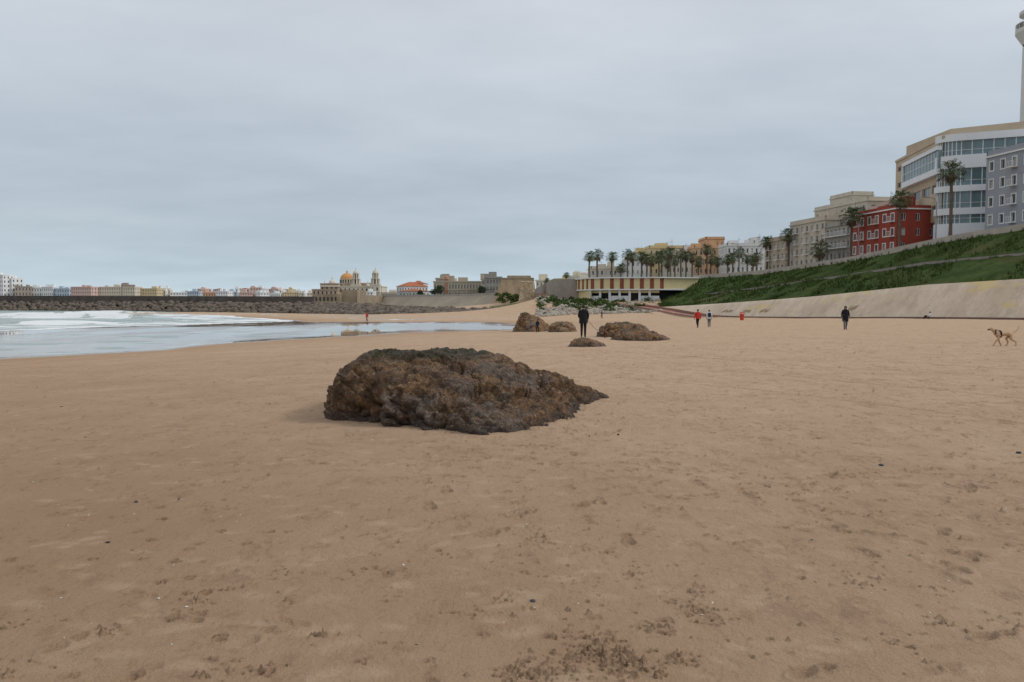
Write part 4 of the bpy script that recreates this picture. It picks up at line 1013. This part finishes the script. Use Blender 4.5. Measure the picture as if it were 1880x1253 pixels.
    mb.obj('face',[SK,HR,mat('lip_mat',(.3,.1,.09),.6,.1,5)],root,True)
    mb=MB();ball(mb,(hc.x,hc.y-.022*sc,hc.z+.045*sc),.100*sc,0,1.05,.95,14)
    if hairlong: ball(mb,(hc.x,hc.y-.05*sc,hc.z-.06*sc),.105*sc,0,.7,1.5,12)
    mb.obj('hair',[hair],root,True)
    zh=(coat if coat else .84)*sc
    mb=MB();mb.lathe(0,0,[(.16*sc*wide,1.3*sc),(.18*sc*wide,1.15*sc),(.185*sc*wide,1.0*sc),(.195*sc*wide,zh+.05),(.20*sc*wide,zh),(.17*sc,zh+.01)],18,0,0,.74)
    mb.lathe(0,0,[(.10*sc,1.42*sc),(.085*sc,1.52*sc),(.07*sc,1.52*sc)],14,0,0,.9)
    if not (over and 'knL' in over): mb.obj('jacket',[jm],root,True)
    if bag: 
        mb=MB();mb.obox((-.15*sc,-.27*sc,1.02*sc),(.3*sc,0,0),(0,.15*sc,0),(0,0,.42*sc),0);bo=mb.obj('backpack',[bag],root);bv=bo.modifiers.new('b','BEVEL');bv.width=.05;bv.segments=3
    return root,{k:J[k][0]*sc for k in J}
def at(u_,D): return (u_-CU)/F*D,D
D=45.5;x,y=at(1071,D);man,MJ=person('man',x,y,1.84,math.radians(-12),BK,BK,.12,{'elL':(-.255,.0,1.14),'wrL':(-.2,.17,1.0),'elR':(.26,.03,1.14),'wrR':(.22,.2,1.0)},wide=1.2,coat=.76)
x,y=at(1552,57);person('woman',x,y,1.68,math.radians(172),BK,GRc,.4,None,coat=.60,hairlong=True,wide=1.1)
x,y=at(1281,76);person('man',x,y,1.74,math.radians(15),RD,BK,.5,None,wide=1.15)
x,y=at(1302,77);person('woman',x,y,1.66,math.radians(-8),WHc,GRc,.45,None,hair=mat('brown_hair',(.10,.06,.035),.6,.2,20),bag=NV,wide=1.08)
x,y=at(674,152);person('man',x,y,1.75,math.radians(70),RD,BK,.6,None,wide=1.1)
x,y=at(987,74);person('boy',x,y,1.2,math.radians(160),NV,BK,.5,None)
x,y=at(1105,165);person('man',x,y,1.7,math.radians(100),BK,BK,.5,None)
y=82.;k=(1705-CU)/F;y=(71-2.0)/(k+.17);x=k*y
person('seated_person',x,y,1.7,math.radians(95),WHc,BK,0,{'pel':(0,0,.16),'sp':(0,-.08,.34),'ch':(0,-.16,.54),'nb':(0,-.18,.68),'nk':(0,-.17,.73),'hd':(0,-.14,.82),'ht':(0,-.15,.90),
 'shL':(-.17,-.16,.63),'shR':(.17,-.16,.63),'elL':(-.24,0,.42),'elR':(.24,0,.42),'wrL':(-.16,.24,.46),'wrR':(.16,.24,.46),
 'hiL':(-.09,.03,.14),'hiR':(.09,.03,.14),'knL':(-.12,.40,.45),'knR':(.12,.40,.45),'anL':(-.12,.62,.1),'anR':(.12,.62,.1),'heL':(-.12,.6,.04),'heR':(.12,.6,.04),'toL':(-.13,.78,.035),'toR':(.13,.78,.035)})
def dog(name,x,y,sc,head,coatm,gear=None,tailup=True):
    V=[];R_=[];E=[];I={}
    def j(n,p,r,par=None,lab=0):
        I[n]=len(V);V.append(Vector(p)*sc);R_.append(tuple(q*sc for q in r) if isinstance(r,tuple) else r*sc)
        if par: E.append((I[par],I[n],lab))
    j('mid',(0,-.04,.50),(.085,.095));j('pel',(0,-.28,.51),(.085,.095),'mid');j('ch',(0,.2,.475),(.095,.135),'mid',0);j('sh',(0,.30,.54),(.07,.10),'ch')
    j('nk',(0,.40,.63),.06,'sh');j('hd',(0,.47,.70),(.062,.065),'nk');j('mz',(0,.56,.675),(.038,.036),'hd');j('ns',(0,.635,.665),(.026,.022),'mz',1)
    j('t1',(0,-.37,.55),.03,'pel');j('t2',(0,-.48,.62),.02,'t1');j('t3',(0,-.57,.73 if tailup else .6),.016,'t2');j('t4',(0,-.60,.85 if tailup else .55),.01,'t3')
    for sg,f,h in ((-1,.14,-.10),(1,-.10,.12)):
        S_=str(sg)
        j('fs'+S_,(sg*.075,.22,.40),(.045,.06),'ch');j('fe'+S_,(sg*.078,.18+f*.3,.31),.040,'fs'+S_);j('fw'+S_,(sg*.078,.22+f,.15),.030,'fe'+S_);j('fp'+S_,(sg*.078,.21+f*1.4-(0 if f>0 else .03),.035),.027,'fw'+S_);j('ft'+S_,(sg*.078,.26+f*1.4-(0 if f>0 else .03),.022),(.028,.018),'fp'+S_)
        j('hh'+S_,(sg*.07,-.27,.42),(.055,.085),'pel');j('hk'+S_,(sg*.08,-.19+h*.5,.30),.056,'hh'+S_);j('hc'+S_,(sg*.08,-.35+h,.18),.031,'hk'+S_);j('hp'+S_,(sg*.08,-.33+h*1.3,.035),.027,'hc'+S_);j('hq'+S_,(sg*.08,-.27+h*1.3,.022),(.028,.018),'hp'+S_)
    me=skin_mesh(V,[e[:2] for e in E],R_,1);label_mesh(me,V,[e[:2] for e in E],[e[2] for e in E]);me.materials.append(coatm);me.materials.append(HR)
    root=empty(name,(x,y,gz(x,y)));root.rotation_euler=(0,0,head);add('body',me,None,root)
    mb=MB()
    for e in (-1,1):
        mb.poly([Vector((e*.05,.44,.755))*sc,Vector((e*.055,.50,.75))*sc,Vector((e*.085,.47,.665))*sc,Vector((e*.08,.44,.68))*sc],0);ball(mb,(e*.035*sc,.525*sc,.72*sc),.009*sc,1)
    mb.obj('ears_and_eyes',[coatm,HR],root)
    if gear:
        mb=MB()
        for (yc_,zc_,rx,rz,w) in ((.13,.485,.105,.14,.035),(.335,.57,.085,.115,.02)):
            pr=[]
            for a in np.linspace(0,2*np.pi,20,endpoint=False): pr.append((rx*math.cos(a),zc_+rz*math.sin(a)))
            for i in range(20):
                p,q=pr[i],pr[(i+1)%20];mb.poly([Vector((p[0],yc_-w,p[1]))*sc,Vector((q[0],yc_-w,q[1]))*sc,Vector((q[0],yc_+w,q[1]))*sc,Vector((p[0],yc_+w,p[1]))*sc],0)
        mb.obox(Vector((-.03,.1,.615))*sc,Vector((.06,0,0))*sc,Vector((0,.23,.05))*sc,Vector((0,0,.02))*sc,0)
        mb.obj('harness',[gear],root)
    return root
x,y=at(1843,32.5);dog('tan_dog',x,y,.98,math.radians(84),mat('tan_fur',(.50,.33,.19),.9,.15,6),BK)
dx,dy=at(1111,44);dog('small_dog',dx,dy,.6,math.radians(165),mat('brown_fur',(.10,.05,.03),.9,.3,10),RD,False)
Rm=Matrix.Rotation(math.radians(-12),3,'Z');h=man.location+Rm@(MJ['paR']);e=Vector((dx,dy,gz(dx,dy)+.36))
pts=[h.lerp(e,t)-Vector((0,0,.22*math.sin(math.pi*t))) for t in np.linspace(0,1,12)]
mb=MB();mb.tube(pts,[.009]*12,5,0);mb.obj('dog_leash',[BK])
x,y=at(1362,108);g=gz(x,y);mb=MB();mb.lathe(x,y,[(.24,g-.02),(.30,g+.75),(.33,g+.75),(.33,g+.82),(.28,g+.82),(.26,g+.6)],18,0);mb.lathe(x,y,[(.34,g+.95),(.34,g+1.0),(.15,g+1.1),(.02,g+1.12)],18,0)
for a in (0,2.1,4.2): mb.box(x+.3*math.cos(a),y+.3*math.sin(a),g+.8,g+.96,.04,.04,0)
mb.obj('litter_bin',[mat('bin_red',(.55,.05,.03),.5,.1,3)])
# ------------------------------------------------------------------ world, sun, camera
AZ=92;EL=40
w=bpy.data.worlds.new('World');scene.world=w;w.use_nodes=True;nt=w.node_tree;bgn=nt.nodes['Background'];bgn.inputs[1].default_value=.1
sky=N(nt,'ShaderNodeTexSky');sky.sky_type='NISHITA';sky.sun_disc=False;sky.sun_elevation=math.radians(EL);sky.sun_rotation=math.radians(AZ)
tc=N(nt,'ShaderNodeTexCoord');sx=N(nt,'ShaderNodeSeparateXYZ');nt.links.new(tc.outputs['Generated'],sx.inputs[0])
z=math_(nt,'MAXIMUM',sx.outputs[2],0.0);zd=math_(nt,'ADD',z,.15)
cb=N(nt,'ShaderNodeCombineXYZ');nt.links.new(math_(nt,'DIVIDE',sx.outputs[0],zd),cb.inputs[0]);nt.links.new(math_(nt,'DIVIDE',sx.outputs[1],zd),cb.inputs[1])
cr_=N(nt,'ShaderNodeValToRGB');nt.links.new(z,cr_.inputs[0]);el=cr_.color_ramp.elements
stops=[(0,(.53,.63,.70)),(.03,(.47,.565,.635)),(.08,(.42,.495,.56)),(.16,(.46,.525,.59)),(.25,(.515,.57,.635)),(.36,(.57,.605,.665)),(1,(.72,.75,.79))]
el[0].position=0;el[0].color=rgba(stops[0][1]);el[1].position=1;el[1].color=rgba(stops[-1][1])
for p,c in stops[1:-1]: e=el.new(p);e.color=rgba(c)
na=noise(nt,.55,5,.5,cb.outputs[0],(1,1.2,1));nb_=noise(nt,1.3,6,.52,cb.outputs[0],(.9,1.3,1));nc_=noise(nt,3.4,6,.55,cb.outputs[0],(.9,1.2,1))
k=math_(nt,'ADD',math_(nt,'ADD',mapr(nt,na,.3,.7,-.15,.15),mapr(nt,nb_,.3,.7,-.10,.10)),mapr(nt,nc_,.3,.7,-.04,.04))
cl=mixc(nt,mapr(nt,k,-.2,.2),(.86,.88,.90),(1.10,1.09,1.075))
c=mixc(nt,1.0,cr_.outputs[0],cl,'MULTIPLY')
c=mixc(nt,1.0,c,(11.,11.,11.),'MULTIPLY')
c=mixc(nt,.03,c,sky.outputs[0])
nt.links.new(c,bgn.inputs[0])
sd_=bpy.data.lights.new('sun','SUN');sd_.energy=1.3;sd_.angle=math.radians(12);sd_.color=(1,.96,.9);so=bpy.data.objects.new('sun',sd_);scene.collection.objects.link(so)
az=math.radians(AZ);elv=math.radians(EL);dvec=Vector((math.sin(az)*math.cos(elv),math.cos(az)*math.cos(elv),math.sin(elv)))
so.rotation_euler=dvec.to_track_quat('Z','Y').to_euler()
cam=bpy.data.cameras.new('camera');co=bpy.data.objects.new('camera',cam);scene.collection.objects.link(co);scene.camera=co
cam.sensor_width=36;cam.lens=F/1880*36;cam.clip_start=.1;cam.clip_end=20000
co.location=(0,0,H);co.rotation_euler=(math.pi/2-PT,0,0)
scene.view_settings.view_transform='Standard';scene.view_settings.look='None';scene.view_settings.exposure=0
print('DONE',len(bpy.data.objects))
